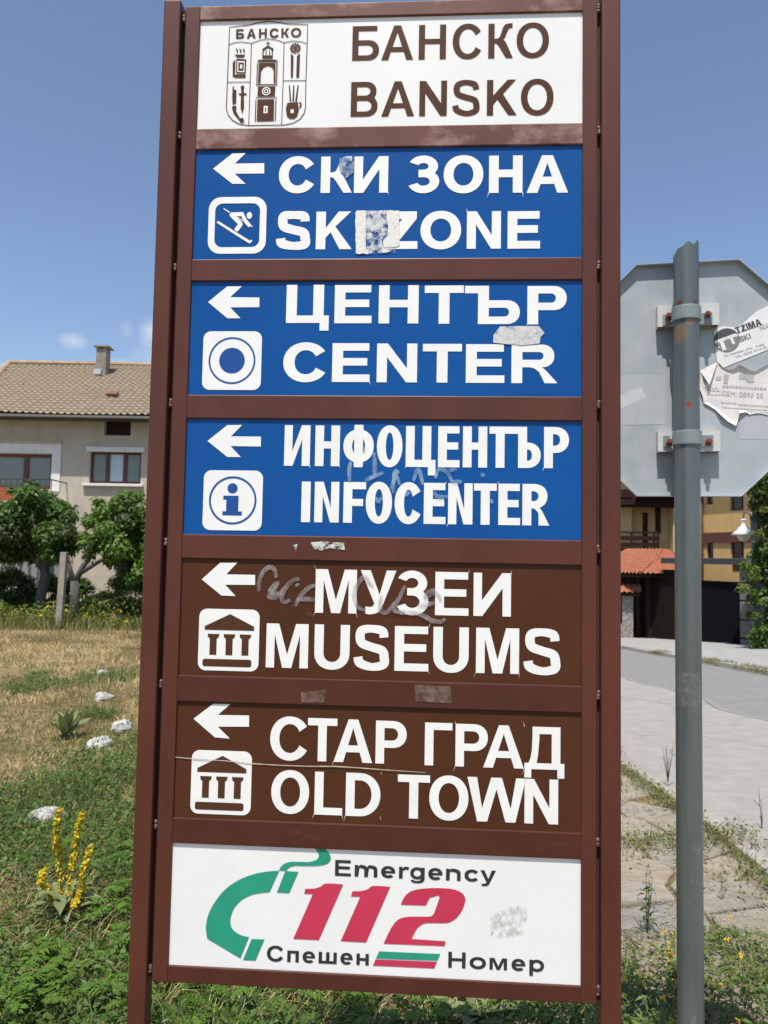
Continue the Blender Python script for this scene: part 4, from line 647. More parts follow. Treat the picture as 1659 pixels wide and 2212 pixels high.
for zc, zh, zb in ((2.2265, .06, 2.2175), (1.906, .057, 1.908)):
    b = MB(); z0, z1 = zc-zh/2, zc+zh/2; b.box(-.0625, .085, -.029, -.0265, z0+.004, z1-.0026); b.box(-.0625, .085, -.029, -.0002, z1-.0025, z1); b.box(-.0625, -.0605, -.0264, -.0002, z0+.004, z1-.0026); b.box(.083, .085, -.0264, -.0002, z0+.004, z1-.0026); br = b.build('clamp_bracket', bracketm, stop)
    b = MB(); prof = [(.0305, -.0175), (.034, -.0172), (.0345, -.014), (.0345, .014), (.034, .0172), (.0305, .0175), (.0305, -.0175)]
    b.lathe(prof, (0, -.065, zb), 28); b.box(-.05, -.0345, -.0335, -.0295, zb-.015, zb+.013); b.box(.0345, .068, -.0335, -.0295, zb-.015, zb+.013)
    b.build('clamp_band', bandm, stop, smooth=False)
    for x in (-.0365, .056):
        b = MB(); b.tube([(x, -.0265, zc-.002), (x, -.0315, zc-.002)], .009, 6); b.tube([(x, -.0315, zc-.002), (x, -.052, zc-.002)], .0045, 10); b.tube([(x, -.036, zc-.002), (x, -.043, zc-.002)], .0085, 6)
        b.build('bolt', rust, stop)
def patch(name, outline, y, mats, curl=0, fn=None):
    b = MB(); b.sheet(outline, y)
    if curl: b.v = [(x, yy-random.uniform(0, curl), z) for x, yy, z in b.v]
    if fn: fn(b)
    return b.build(name, mats, plate)
patch('sticker', [(-.1551, 2.0323), (-.0987, 2.055), (-.0857, 2.0251), (-.1551, 1.9949)], -.0006, stick_old)
patch('sticker', [(-.155, 2.086), (-.038, 2.083), (-.04, 1.956), (-.15, 1.955)], -.0004, pm('old_sticker_mark', (.37, .41, .44), (.41, .45, .48), 30, rough=.5))
patch('sticker', [(.135, 1.975), (.24, 1.972), (.24, 1.915), (.137, 1.915)], -.0004, pm('old_sticker_ghost', (.37, .41, .45), (.41, .44, .48), 30, rough=.5))
TA = R(19.8)
def tz(b):
    y = -.0018; cx, cz, r = .1083, 2.1677, .0295
    rot = lambda x, z: (cx+x*math.cos(TA)-z*math.sin(TA), cz+x*math.sin(TA)+z*math.cos(TA))
    up = [rot(r*math.cos(R(a)), r*math.sin(R(a))) for a in range(18, 163, 8)]; dn = [rot(r*math.cos(R(a)), r*math.sin(R(a))) for a in range(180, 361, 9)]
    b.sheet(up, y, 2); b.sheet(dn, y, 1); ring(b, circ(cx, cz, r+.0012, 40), circ(cx, cz, r, 40), y, 2)
    for x0, w, h in ((-.013, .03, .034), (.012, .024, .026)):
        b.sheet([rot(x0-w/2, .009), rot(x0+w/2, .009), rot(x0+w/2, .001), rot(x0-w/2, .001)], y-.0003, 0)
        b.sheet([rot(x0-w*.15, .005), rot(x0+w*.15, .005), rot(x0+w*.15, .005-h*.8), rot(x0-w*.15, .005-h*.8)], y-.0004, 0)
    for _ in range(14):
        a, q = random.uniform(R(190), R(235)), random.uniform(.5, 1)*r; s = .0018; x, z = q*math.cos(a), q*math.sin(a)
        b.sheet([rot(x-s, z), rot(x, z+s), rot(x+s, z), rot(x, z-s)], y-.0002, 0)
    bold_at(b, 'TZIMA', (.1326, 2.1829), TA, .0172, y, (.24, .2), 2); bold_at(b, 'SKi', (.1405, 2.1612), TA, .0142, y, (.24, .2), 1); text_at(b, 'TRA', (.1872, 2.1885), TA, .0085, y, .02, 1)
    b.ribbon([rot(-.014, .0105), (.2454, 2.2184)], .0009, y, 1)
    text_at(b, '75, TSIMISKI STR., THES', (.1023, 2.1237), R(16.5), .0052, y, .01, 1, 1.35); text_at(b, 'TEL. 0030 2310 22', (.1283, 2.1208), R(18), .0055, y, .01, 1, 1.35)
patch('sticker', [(.0787, 2.1951), (.0974, 2.2045), (.1272, 2.2003), (.1458, 2.2086), (.1793, 2.2393), (.2066, 2.2521), (.2454, 2.2703), (.2439, 2.1547), (.2052, 2.1402), (.1003, 2.0976), (.0855, 2.1141), (.0794, 2.1628)], -.0012, [stick_w, ink, ink_dark], 0, tz)
torn = [(.0432, 2.0902), (.0855, 2.1111), (.0966, 2.0997), (.1076, 2.0914), (.1225, 2.0949), (.1355, 2.1015), (.1501, 2.0921), (.163, 2.0877), (.1758, 2.0873), (.1887, 2.0949), (.2048, 2.1024), (.2433, 2.1052), (.2415, 1.9671), (.2033, 1.9737), (.1873, 1.978), (.1746, 1.9802), (.1618, 1.9774), (.1509, 1.9816), (.1362, 1.9809), (.1323, 1.9611), (.1276, 1.9489), (.1065, 1.9615), (.0936, 1.9737), (.0771, 1.99), (.0604, 2.0023), (.0529, 2.0085), (.0474, 2.0227), (.0429, 2.0469)]
def tornfn(b):
    n = len(torn); cx, cz = .14, 2.03
    inner = [(cx+(x-cx)*.9, cz+(z-cz)*.88) for x, z in torn]
    lift = [random.uniform(.001, .009) if (i < 12 or i > 15) else .001 for i in range(n)]
    b.v, b.f, b.m = [], [], []
    b.sheet(inner, -.0012); 
    vs = [(x, -.0012, z) for x, z in inner]+[(x+random.uniform(-.002, .002), -.0012-h, z+random.uniform(-.002, .002)) for (x, z), h in zip(torn, lift)]
    b.add(vs, [(i, n+i, n+(i+1) % n, (i+1) % n) for i in range(n)] , 0)
    y = -.0019
    text_at(b, 'GSM: 0895 25', (.0938, 2.0268), R(-5.6), .0125, y, .04, 1, 1.0)
    for x0, x1, z, h in [(.098, .2, 2.047, .006), (.093, .125, 2.006, .004), (.135, .2, 2.004, .003), (.05, .085, 2.043, .002), (.05, .09, 2.036, .003), (.06, .09, 2.026, .002), (.095, .2, 1.995, .002), (.14, .2, 1.988, .003)]:
        x = x0
        while x < x1:
            w = random.uniform(.003, .008); b.sheet([(x, z-(x-.1)*.09), (x+w, z-(x+w-.1)*.09), (x+w, z+h-(x+w-.1)*.09), (x, z+h-(x-.1)*.09)], y, 1); x += w+.002
    for q in [[(.101, 2.0805), (.1131, 2.0792), (.1092, 2.0553), (.0999, 2.0575)], [(.1371, 2.0805), (.172, 2.0765), (.1727, 2.0576), (.1571, 2.058), (.1517, 2.0661), (.137, 2.0685)], [(.052, 2.078), (.068, 2.08), (.066, 2.062), (.05, 2.06)], [(.082, 2.075), (.094, 2.075), (.094, 2.066), (.082, 2.066)]]: b.sheet(q, y, 1)
    b.add([(.0432, -.004, 2.0913), (.0855, -.004, 2.1121), (.064, -.0125, 2.052)], [(0, 2, 1)], 0)
patch('torn_poster', torn, -.0012, [poster, ink_pale], 0, tornfn)
bpy.data.objects.remove(_to); bpy.data.curves.remove(_tc)

# ================================================================ ground, road, path
soil, n, l = nodes_of('field_soil'); p = n['Principled BSDF']; p.inputs['Roughness'].default_value = .95; p.inputs['Specular IOR Level'].default_value = .1
cs = n.new('ShaderNodeTexCoord'); sp = n.new('ShaderNodeSeparateXYZ'); l.new(cs.outputs['Object'], sp.inputs[0])
c = ramp(n, l, noise(n, l, 9, 8, .65), [(.3, (.12, .092, .045)), (.5, (.24, .18, .088)), (.7, (.34, .265, .14))])
c = mixc(n, l, ramp(n, l, noise(n, l, 1.3, 5, .6), [(.5, (0, 0, 0)), (.68, (.8, .8, .8))]), c, (.055, .075, .022))
l.new(c, p.inputs['Base Color']); l.new(bump(n, l, noise(n, l, 40, 6, .65), .8, .03), p.inputs['Normal'])
def land(name, xs, ys, lift, mats, kind='structure', fn=None):
    X_, Y_ = np.meshgrid(xs, ys); Zz = zg(X_, Y_)+lift
    if fn is not None: Zz = Zz+fn(X_, Y_)
    V = np.stack([X_, Y_, Zz], -1).reshape(-1, 3); w = len(xs)
    i = (np.arange(len(ys)-1)[:, None]*w+np.arange(w-1)).ravel(); F = np.stack([i, i+1, i+w+1, i+w], 1)
    o = npmesh(name, V, [F], mats); o['kind'] = kind; return o
land('ground', np.concatenate([[-600, -200, -60, -30], np.arange(-20, 30.1, .5), [60, 200, 600]]), np.concatenate([[-200, -50, -10], np.arange(-4, 66.1, .5), [90, 200, 900]]), 0, soil)

tar, n, l = nodes_of('worn_concrete_road'); p = n['Principled BSDF']; p.inputs['Roughness'].default_value = .9; p.inputs['Specular IOR Level'].default_value = .2
cs = n.new('ShaderNodeTexCoord'); sp = n.new('ShaderNodeSeparateXYZ'); l.new(cs.outputs['Object'], sp.inputs[0])
c = ramp(n, l, noise(n, l, 5, 8, .65), [(.3, (.27, .262, .24)), (.7, (.35, .34, .314))])
c = mixc(n, l, ramp(n, l, noise(n, l, 120, 3, .6), [(.5, (0, 0, 0)), (.72, (.7, .7, .7))]), c, (.17, .165, .152))
wob = n.new('ShaderNodeMath'); wob.operation = 'MULTIPLY_ADD'; l.new(noise(n, l, .22, 3, .45), wob.inputs[0]); wob.inputs[1].default_value = 2.2; l.new(sp.outputs['X'], wob.inputs[2])
c = mixc(n, l, ramp(n, l, wob.outputs[0], [(0, (0, 0, 0)), (1, (1, 1, 1))]), c, c)
mr = n.new('ShaderNodeMapRange'); l.new(wob.outputs[0], mr.inputs['Value']); mr.inputs['From Min'].default_value = 5.7; mr.inputs['From Max'].default_value = 5.9
c = mixc(n, l, mr.outputs[0], c, ramp(n, l, noise(n, l, 6, 8, .65), [(.3, (.185, .184, .18)), (.7, (.245, .242, .233))]))
cr_ = n.new('ShaderNodeMath'); cr_.operation = 'SUBTRACT'; l.new(wob.outputs[0], cr_.inputs[0]); cr_.inputs[1].default_value = 5.75
ab = n.new('ShaderNodeMath'); ab.operation = 'ABSOLUTE'; l.new(cr_.outputs[0], ab.inputs[0])
c = mixc(n, l, ramp(n, l, ab.outputs[0], [(.012, (.7, .7, .7)), (.04, (0, 0, 0))]), c, (.1, .1, .1))
v = n.new('ShaderNodeTexVoronoi'); v.feature = 'DISTANCE_TO_EDGE'; v.inputs['Scale'].default_value = .21; v.inputs['Randomness'].default_value = 1
wv = n.new('ShaderNodeMixRGB'); wv.blend_type = 'ADD'; wv.inputs['Fac'].default_value = .5; l.new(cs.outputs['Object'], wv.inputs['Color1'])
nt = n.new('ShaderNodeTexNoise'); nt.inputs['Scale'].default_value = 2; nt.inputs['Detail'].default_value = 6; l.new(cs.outputs['Object'], nt.inputs['Vector']); l.new(nt.outputs['Color'], wv.inputs['Color2']); l.new(wv.outputs['Color'], v.inputs['Vector'])
c = mixc(n, l, ramp(n, l, v.outputs['Distance'], [(0, (.5, .5, .5)), (.007, (0, 0, 0))]), c, (.16, .155, .15))
l.new(c, p.inputs['Base Color']); l.new(bump(n, l, noise(n, l, 90, 5, .7), .5, .01), p.inputs['Normal'])
land('road', np.linspace(2.08, 7.95, 14), np.arange(-6, 62, .5), .012, tar)
kerbm = pm('pale_kerb_stone', (.36, .34, .3), (.28, .265, .235), 6, rough=.9, bmp=.6, bscale=30, bdist=.02, patches=((.26, .25, .22), 9, .6, .75))
b = MB()
for k in range(70):                                      # far kerb: worn stones on a slope
    y0 = -4+k*.92; y1 = y0+.9; h = .11+random.uniform(-.02, .02); x0 = 7.9+random.uniform(-.03, .03)
    za, zb_ = float(zg(8, y0)), float(zg(8, y1))
    vs = [(x0, y0, za-.1), (x0+.22, y0, za-.1), (x0, y1, zb_-.1), (x0+.22, y1, zb_-.1), (x0+.02, y0, za+h), (x0+.22, y0, za+h), (x0+.02, y1, zb_+h), (x0+.22, y1, zb_+h)]
    b.add(vs, [(0, 2, 3, 1), (4, 5, 7, 6), (0, 1, 5, 4), (2, 6, 7, 3), (0, 4, 6, 2), (1, 3, 7, 5)])
o = b.build('kerb', kerbm); o['kind'] = 'structure'
b = MB(); y = -3.5
while y < 24:                                            # near edging strip beside the road, uneven
    L_ = random.uniform(.5, 1.1); za, zb_ = float(zg(2, y)), float(zg(2, y+L_)); h = random.uniform(.018, .04); x0 = 1.99+random.uniform(-.02, .02); x1 = 2.13+random.uniform(-.025, .02)
    vs = [(x0, y, za-.05), (x1, y, za-.05), (x0, y+L_-.015, zb_-.05), (x1, y+L_-.015, zb_-.05), (x0+.008, y, za+h), (x1-.01, y, za+h-.008), (x0+.008, y+L_-.015, zb_+h), (x1-.01, y+L_-.015, zb_+h-.008)]
    b.add(vs, [(0, 2, 3, 1), (4, 5, 7, 6), (0, 1, 5, 4), (2, 6, 7, 3), (0, 4, 6, 2), (1, 3, 7, 5)]); y += L_
o = b.build('edging', pm('pale_edging', (.36, .335, .29), (.29, .27, .235), 8, rough=.9, bmp=.5, bscale=40, bdist=.01)); o['kind'] = 'structure'
pave = pm('pale_pavement', (.34, .335, .32), (.27, .268, .258), 3, rough=.9, bmp=.5, bscale=40, bdist=.01, patches=((.27, .265, .25), 6, .6, .8))
land('pavement', np.arange(8.12, 17, .5), np.arange(-6, 62, .5), .1, pave)

# flagstone path: every slab cut by its neighbours, bedded unevenly
flag, n, l = nodes_of('flagstone'); p = n['Principled BSDF']; p.inputs['Roughness'].default_value = .88; p.inputs['Specular IOR Level'].default_value = .25
g = n.new('ShaderNodeNewGeometry')
c = ramp(n, l, g.outputs['Random Per Island'], [(0, (.38, .34, .275)), (.2, (.47, .405, .31)), (.4, (.42, .375, .3)), (.6, (.35, .335, .3)), (.8, (.5, .4, .285)), (1, (.45, .415, .35))])
c = mixc(n, l, ramp(n, l, noise(n, l, 6, 8, .7, stretch=(1, 2.2, 1)), [(.4, (0, 0, 0)), (.7, (.6, .6, .6))]), c, (.24, .2, .15))
c = mixc(n, l, ramp(n, l, noise(n, l, 17, 6, .7), [(.52, (0, 0, 0)), (.7, (.7, .7, .7))]), c, (.5, .45, .37))
l.new(c, p.inputs['Base Color']); l.new(bump(n, l, noise(n, l, 18, 9, .75, stretch=(1, 2, 1)), 1, .03), p.inputs['Normal'])
sites = []
yy = 2.95
while yy < 20:
    xx = .3+random.uniform(0, .2)
    while xx < 2.1:
        sites.append((xx+random.uniform(-.12, .12), yy+random.uniform(-.1, .1))); xx += random.uniform(.34, .6)
    yy += .3 if yy < 8 else .5
b = MB()
for i, (sx, sy) in enumerate(sites):
    poly = [(max(.35, sx-.8), sy-.8), (min(1.965, sx+.8), sy-.8), (min(1.965, sx+.8), sy+.8), (max(.35, sx-.8), sy+.8)]
    if sx > 1.93: continue
    for j, (tx, ty) in enumerate(sites):
        if i == j or abs(tx-sx) > 1.3 or abs(ty-sy) > 1.3: continue
        mx, my, dx, dy = (sx+tx)/2, (sy+ty)/2, tx-sx, ty-sy; q = math.hypot(dx, dy); lim = -.009-random.uniform(0, .006)
        out = []
        for k in range(len(poly)):
            A, B = poly[k], poly[(k+1) % len(poly)]
            da = ((A[0]-mx)*dx+(A[1]-my)*dy)/q-lim; db = ((B[0]-mx)*dx+(B[1]-my)*dy)/q-lim
            if da <= 0: out.append(A)
            if da*db < 0: s_ = da/(da-db); out.append((A[0]+(B[0]-A[0])*s_, A[1]+(B[1]-A[1])*s_))
        poly = out
        if not poly: break
    if len(poly) < 3: continue
    rough_ = []
    for k in range(len(poly)):                           # broken edges
        A, B = poly[k], poly[(k+1) % len(poly)]; d_ = math.hypot(B[0]-A[0], B[1]-A[1]); m_ = max(1, int(d_/.06))
        for q in range(m_):
            s_ = q/m_; e = .007 if q else .004; rough_.append((A[0]+(B[0]-A[0])*s_+random.uniform(-e, e), A[1]+(B[1]-A[1])*s_+random.uniform(-e, e)))
    cx_ = sum(q[0] for q in rough_)/len(rough_); cy_ = sum(q[1] for q in rough_)/len(rough_); tx, ty, h = random.uniform(-.02, .02), random.uniform(-.02, .02), random.uniform(.014, .03)
    hz = lambda x, y: float(zg(x, y))+h+(x-cx_)*tx+(y-cy_)*ty
    N_ = len(rough_); top = [(cx_+(x-cx_)*.975, cy_+(y-cy_)*.975) for x, y in rough_]
    vs = [(x, y, hz(x, y)) for x, y in top]+[(x, y, hz(x, y)-.008) for x, y in rough_]+[(x, y, float(zg(x, y))-.03) for x, y in rough_]
    b.add(vs, [tuple(range(N_))]+[(k, N_+k, N_+(k+1) % N_, (k+1) % N_) for k in range(N_)]+[(N_+k, 2*N_+k, 2*N_+(k+1) % N_, N_+(k+1) % N_) for k in range(N_)])
for f in range(len(b.f)):
    pass
o = b.build('flagstone_path', flag); o['kind'] = 'structure'
import bmesh
bm = bmesh.new(); bm.from_mesh(o.data); bmesh.ops.recalc_face_normals(bm, faces=bm.faces); bm.to_mesh(o.data); bm.free()

gx, gy = RNG.uniform(.45, 2.0, 9000), RNG.uniform(2.6, 9, 9000); gk = vnoise(gx, gy, 2.2, 33) > .35; gx, gy = gx[gk], gy[gk]; k = len(gx); gs = RNG.uniform(.0025, .008, k)
oct8 = np.array([(1, 0, 0), (0, 1, 0), (-1, 0, 0), (0, -1, 0), (0, 0, .8), (0, 0, -.8)]); V = (np.stack([gx, gy, zg(gx, gy)+.024+gs*.3], 1)[:, None]+oct8[None]*gs[:, None, None]*RNG.uniform(.6, 1.3, (k, 6, 1))).reshape(-1, 3)
F = np.concatenate([(np.arange(k)*6)[:, None]+np.array(f) for f in ((0, 1, 4), (1, 2, 4), (2, 3, 4), (3, 0, 4), (1, 0, 5), (2, 1, 5), (3, 2, 5), (0, 3, 5))])
o = npmesh('gravel', V, [F], pm('pale_gravel', (.4, .36, .29), (.26, .23, .19), 60, rough=.9)); o['kind'] = 'stuff'

# ================================================================ leaves and blades
def rot_frames(nrm, spin):
    nrm = nrm/np.linalg.norm(nrm, axis=1, keepdims=True); ref = np.where(np.abs(nrm[:, 2:3]) < .9, [[0, 0, 1.]], [[1., 0, 0]])
    a = np.cross(ref, nrm); a /= np.linalg.norm(a, axis=1, keepdims=True); b_ = np.cross(nrm, a)
    return a*np.cos(spin)[:, None]+b_*np.sin(spin)[:, None], -a*np.sin(spin)[:, None]+b_*np.cos(spin)[:, None], nrm
def leaf_set(C, nrm, length, width, fold=.25, spin=None, droop=.15):
    """pointed leaves folded along the midrib: six corners, four faces each"""
    k = len(C); spin = RNG.uniform(0, 2*np.pi, k) if spin is None else spin
    a, b_, c_ = rot_frames(nrm, spin); L, W_ = length[:, None], width[:, None]
    base = C; m1 = C+a*L*.45; tip = C+a*L-c_*L*droop
    s1 = C+a*L*.38+b_*W_*.5+c_*W_*fold; s2 = C+a*L*.38-b_*W_*.5+c_*W_*fold
    V = np.stack([base, s1, tip, s2, m1], 1).reshape(-1, 3); o_ = (np.arange(k)*5)[:, None]
    F = np.concatenate([o_+[0, 4, 1], o_+[1, 4, 2], o_+[0, 3, 4], o_+[3, 2, 4]])
    return V, F
def blade_set(B, h, w, lean, az, bend=.5):
    k = len(B); d = np.stack([np.cos(az), np.sin(az), 0*az], 1); sd_ = np.stack([-np.sin(az), np.cos(az), 0*az], 1)
    ta = RNG.uniform(0, np.pi, k); sd_ = sd_*np.cos(ta)[:, None]+d*np.sin(ta)[:, None]
    up_ = np.array([[0, 0, 1.]]); h_, w_, le = h[:, None], w[:, None]/2, lean[:, None]
    m_ = B+up_*h_*.6+d*h_*le*.4; t_ = B+up_*h_*(1-bend*le*.6)+d*h_*le*1.1
    V = np.stack([B-sd_*w_, B+sd_*w_, m_+sd_*w_*.8, m_-sd_*w_*.8, t_], 1).reshape(-1, 3); o_ = (np.arange(k)*5)[:, None]
    return V, (o_+[0, 1, 2, 3]), (o_+[3, 2, 4])
def join(sets):
    Vs, Fs, o_ = [], [], 0
    for V, *F in sets:
        Vs.append(V); Fs += [f+o_ for f in F]; o_ += len(V)
    return np.concatenate(Vs), Fs
def scatter(x0, x1, y0, y1, dens):
    k = int((x1-x0)*(y1-y0)*dens); x, y = RNG.uniform(x0, x1, k), RNG.uniform(y0, y1, k); return x, y
green_leaf = leafmat('weed_leaf', [(.035, .075, .013), (.065, .13, .02), (.11, .18, .028), (.05, .1, .024)], .22)
bright_leaf = leafmat('young_leaf', [(.08, .16, .02), (.12, .22, .032), (.1, .185, .024)], .35)
grass_green = leafmat('grass_blade', [(.05, .095, .018), (.085, .14, .026), (.045, .085, .016), (.12, .15, .04)], .3)
straw = leafmat('straw', [(.42, .325, .15), (.52, .41, .21), (.34, .25, .115), (.56, .47, .28)], .15, .7)
straw_dark = leafmat('old_straw', [(.2, .15, .075), (.27, .2, .1), (.15, .12, .055), (.2, .19, .07)], .15, .7)
def greenness(x, y):                     # 0 dry field .. 1 green weeds
    edge = 5.3+(x+2.65)*2.3+1.6*(vnoise(x, y, 1.1, 15)-.5)
    g_ = smooth01((edge-y)/2.0+.5)
    sp_ = 0*x
    for cx_, cy_, r_ in ((-4.95, 10.3, .34), (-4.55, 10.1, .22), (-4.1, 9.3, .36), (-3.66, 9.95, .36), (-3.3, 9.9, .2), (-3.85, 9.3, .14), (-2.2, 8.6, .3), (-2.75, 7.6, .2)):
        sp_ = np.maximum(sp_, np.exp(-(((x-cx_)/r_)**2+((y-cy_)/(r_*1.6))**2)*1.3))
    sp_ = smooth01((sp_+.5*(vnoise(x, y, 5, 77)-.5)-.25)/.35)
    return np.maximum(g_*(.55+.45*smooth01((vnoise(x, y, 1.9, 5)-.28)/.2)), sp_)
sets, mats_ = [], []
# straw: the whole dry field, thinner where weeds cover it
x, y = scatter(-10.5, 1.2, 4.2, 17.4, 1050); x, y = x[(x > -.85*y)], y[(x > -.85*y)]
keep = RNG.random(len(x)) > greenness(x, y)*.97; x, y = x[keep], y[keep]; k = len(x)
A_ = blade_set(np.stack([x, y, zg(x, y)], 1), RNG.uniform(.02, .085, k)*(.7+1.2*vnoise(x, y, 2.3, 9)**2), RNG.uniform(.004, .009, k), RNG.uniform(.3, 1.6, k), RNG.uniform(0, 6.28, k))
x, y = scatter(-3.4, 1.0, 2.2, 6.5, 620); pk = (vnoise(x, y, 1.7, 21) > .68) | (RNG.random(len(x)) < .1); x, y = x[pk], y[pk]; k = len(x)
az = RNG.normal(.5, .7, k)
B_ = blade_set(np.stack([x, y, zg(x, y)+.03], 1), RNG.uniform(.03, .12, k), RNG.uniform(.0018, .0038, k), RNG.uniform(.8, 2.2, k), az)
V, F = join([A_, B_]); gold = vnoise(A_[0][::5, 0], A_[0][::5, 1], 1.3, 91)+.35*RNG.random(len(A_[1])) ; ga = (gold > .72).astype(int)
o = npmesh('dry_grass', V, F, [straw, straw_dark], mi=np.concatenate([ga, ga, np.zeros(2*len(B_[1]), int)])); o['kind'] = 'stuff'
# low green weeds, broad and small leaved
x, y = scatter(-4.6, 1.0, 2.05, 13, 4000); pk = RNG.random(len(x)) < greenness(x, y)*np.where(y > 7, .8, 1); x, y = x[pk], y[pk]; k = len(x)
hgt = .02+.11*vnoise(x, y, 2.1, 8)*vnoise(x, y, 7, 12)*2
C = np.stack([x, y, zg(x, y)+RNG.random(k)*hgt+.01], 1); nr = np.stack([RNG.normal(0, .55, k), RNG.normal(0, .55, k)-.1, np.ones(k)], 1); L = RNG.uniform(.016, .046, k)
A_ = leaf_set(C, nr, L, L*RNG.uniform(.25, .6, k))
x, y = scatter(-4.2, 1.0, 2.05, 9, 1150); pk = RNG.random(len(x)) < greenness(x, y)+.06; x, y = x[pk], y[pk]; k = len(x)
B_ = blade_set(np.stack([x, y, zg(x, y)], 1), RNG.uniform(.05, .19, k)*(.6+.8*vnoise(x, y, 1.9, 19)), RNG.uniform(.003, .006, k), RNG.uniform(.3, 1.6, k), RNG.uniform(0, 6.28, k))
V, F = join([A_, B_]); nA = len(A_[1]); mi = np.concatenate([np.zeros(nA), np.ones(len(F[1])+len(F[2]))]).astype(int)
o = npmesh('green_weeds', V, F, [green_leaf, grass_green], mi=mi); o['kind'] = 'stuff'
# feathery tansy-like ground cover close to the sign
sets = []
fx, fy = scatter(-1.75, .95, 2.15, 4.3, 62)
pk = (vnoise(fx, fy, 1.4, 31) > .5) & (fx < -.5+.9*(fy < 3.2)); fx, fy = fx[pk], fy[pk]
Cs, Ns, Ls, Sp = [], [], [], []
for x, y in zip(fx, fy):
    hh = random.uniform(.02, .1)
    for q in range(random.randint(3, 5)):
        az = random.uniform(0, 6.28); Lf = random.uniform(.07, .14); el = random.uniform(.25, .9); d = np.array([math.cos(az)*math.cos(el), math.sin(az)*math.cos(el), math.sin(el)])
        for s_ in range(1, 8):
            t = s_/8; pt = np.array([x, y, float(zg(x, y))+hh])+d*Lf*t-np.array([0, 0, Lf*.45*t*t]); ll = Lf*.34*math.sin(math.pi*(.15+.8*t))
            for sd_ in (-1, 1):
                Cs.append(pt); Ns.append((random.gauss(0, .15), random.gauss(0, .15), 1)); Ls.append(ll); Sp.append(az+sd_*.95)
Cs, Ns, Ls, Sp = map(np.array, (Cs, Ns, Ls, Sp))
# spin measured round the near-vertical normal, so direct the leaflets in plan
a0 = np.cross(np.where(np.abs((Ns/np.linalg.norm(Ns, axis=1, keepdims=True))[:, 2:3]) < .9, [[0, 0, 1.]], [[1., 0, 0]]), Ns); base_az = np.arctan2(a0[:, 1], a0[:, 0])
V, F = leaf_set(Cs, Ns, Ls, Ls*.38, .15, Sp-base_az)
o = npmesh('feathery_ground_cover', V, [F], bright_leaf); o['kind'] = 'stuff'
# verge weeds at the foot of the pole and between the slabs
sets = []
x, y = scatter(.35, 2.6, 2.0, 3.6, 9500); pk = RNG.random(len(x)) < smooth01((3.42-y-.62*np.maximum(0, x-1.25)+.75*(vnoise(x, y, 3.3, 41)-.5))/.35)*(.35+.65*smooth01((vnoise(x, y, 4.5, 44)-.3)/.3)); x, y = x[pk], y[pk]; k = len(x)
hgt = .03+.2*vnoise(x, y, 3.6, 42)*smooth01((3.6-y)/.7)
C = np.stack([x, y, zg(x, y)+RNG.random(k)*hgt+.01], 1); nr = np.stack([RNG.normal(0, .7, k), RNG.normal(0, .7, k)-.1, np.ones(k)], 1); L = RNG.uniform(.016, .045, k)
A1 = leaf_set(C, nr, L, L*RNG.uniform(.14, .36, k))
bx_, by_ = scatter(.35, 2.4, 2.1, 3.5, 900); pk = RNG.random(len(bx_)) < smooth01((3.45-by_-.6*np.maximum(0, bx_-1.3)+.6*(vnoise(bx_, by_, 3.3, 41)-.5))/.4); bx_, by_ = bx_[pk], by_[pk]
x, y = scatter(.4, 2.2, 3.0, 12, 3000); gap = np.exp(-((x-1.93)/.05)**2)*(vnoise(x, y, 1.6, 51) > .4)*1.0+1.0*(np.exp(-((y-4.3-.2*(x-1))/.16)**2)*(x > .7)*.55)+(vnoise(x, y, 2.3, 52) > .8)*.2
pk = RNG.random(len(x)) < gap; x, y = x[pk], y[pk]; k = len(x)
C = np.stack([x, y, zg(x, y)+.02+RNG.random(k)*.07], 1); L = RNG.uniform(.014, .036, k); nr = np.stack([RNG.normal(0, .7, k), RNG.normal(0, .7, k), np.ones(k)], 1)
A2 = leaf_set(C, nr, L, L*.5)
x2 = np.concatenate([x, bx_]); y2 = np.concatenate([y, by_]); k = len(x2)
B1 = blade_set(np.stack([x2, y2, zg(x2, y2)], 1), RNG.uniform(.04, .16, k), RNG.uniform(.002, .0045, k), RNG.uniform(.2, 1.3, k), RNG.uniform(0, 6.28, k))
fx_, fy_ = RNG.uniform(.6, 2.1, 42), RNG.uniform(2.3, 3.2, 42); k = 42; C = np.repeat(np.stack([fx_, fy_, RNG.uniform(.08, .24, k)], 1), 7, 0)+RNG.normal(0, .003, (7*k, 3)); L = RNG.uniform(.008, .014, 7*k)
D1 = leaf_set(C, np.stack([RNG.normal(0, .5, 7*k), RNG.normal(-.3, .5, 7*k), np.ones(7*k)], 1), L, L*.8)
V, F = join([A1, A2, B1, D1]); mi = np.concatenate([np.zeros(len(A1[1])), np.full(len(A2[1]), 1), np.full(len(B1[1])+len(B1[2]), 2), np.full(len(D1[1]), 3)]).astype(int)
o = npmesh('verge_weeds', V, F, [leafmat('verge_leaf', [(.05, .1, .02), (.095, .16, .028), (.15, .2, .045), (.075, .12, .03)], .28), leafmat('dry_green_leaf', [(.08, .14, .022), (.13, .17, .035), (.06, .12, .02)], .3), leafmat('verge_blade', [(.09, .11, .03), (.26, .2, .09), (.34, .27, .13), (.07, .1, .025)], .2), leafmat('small_orange_petal', [(.6, .33, .02), (.7, .42, .03)], .2)], mi=mi); o['kind'] = 'stuff'
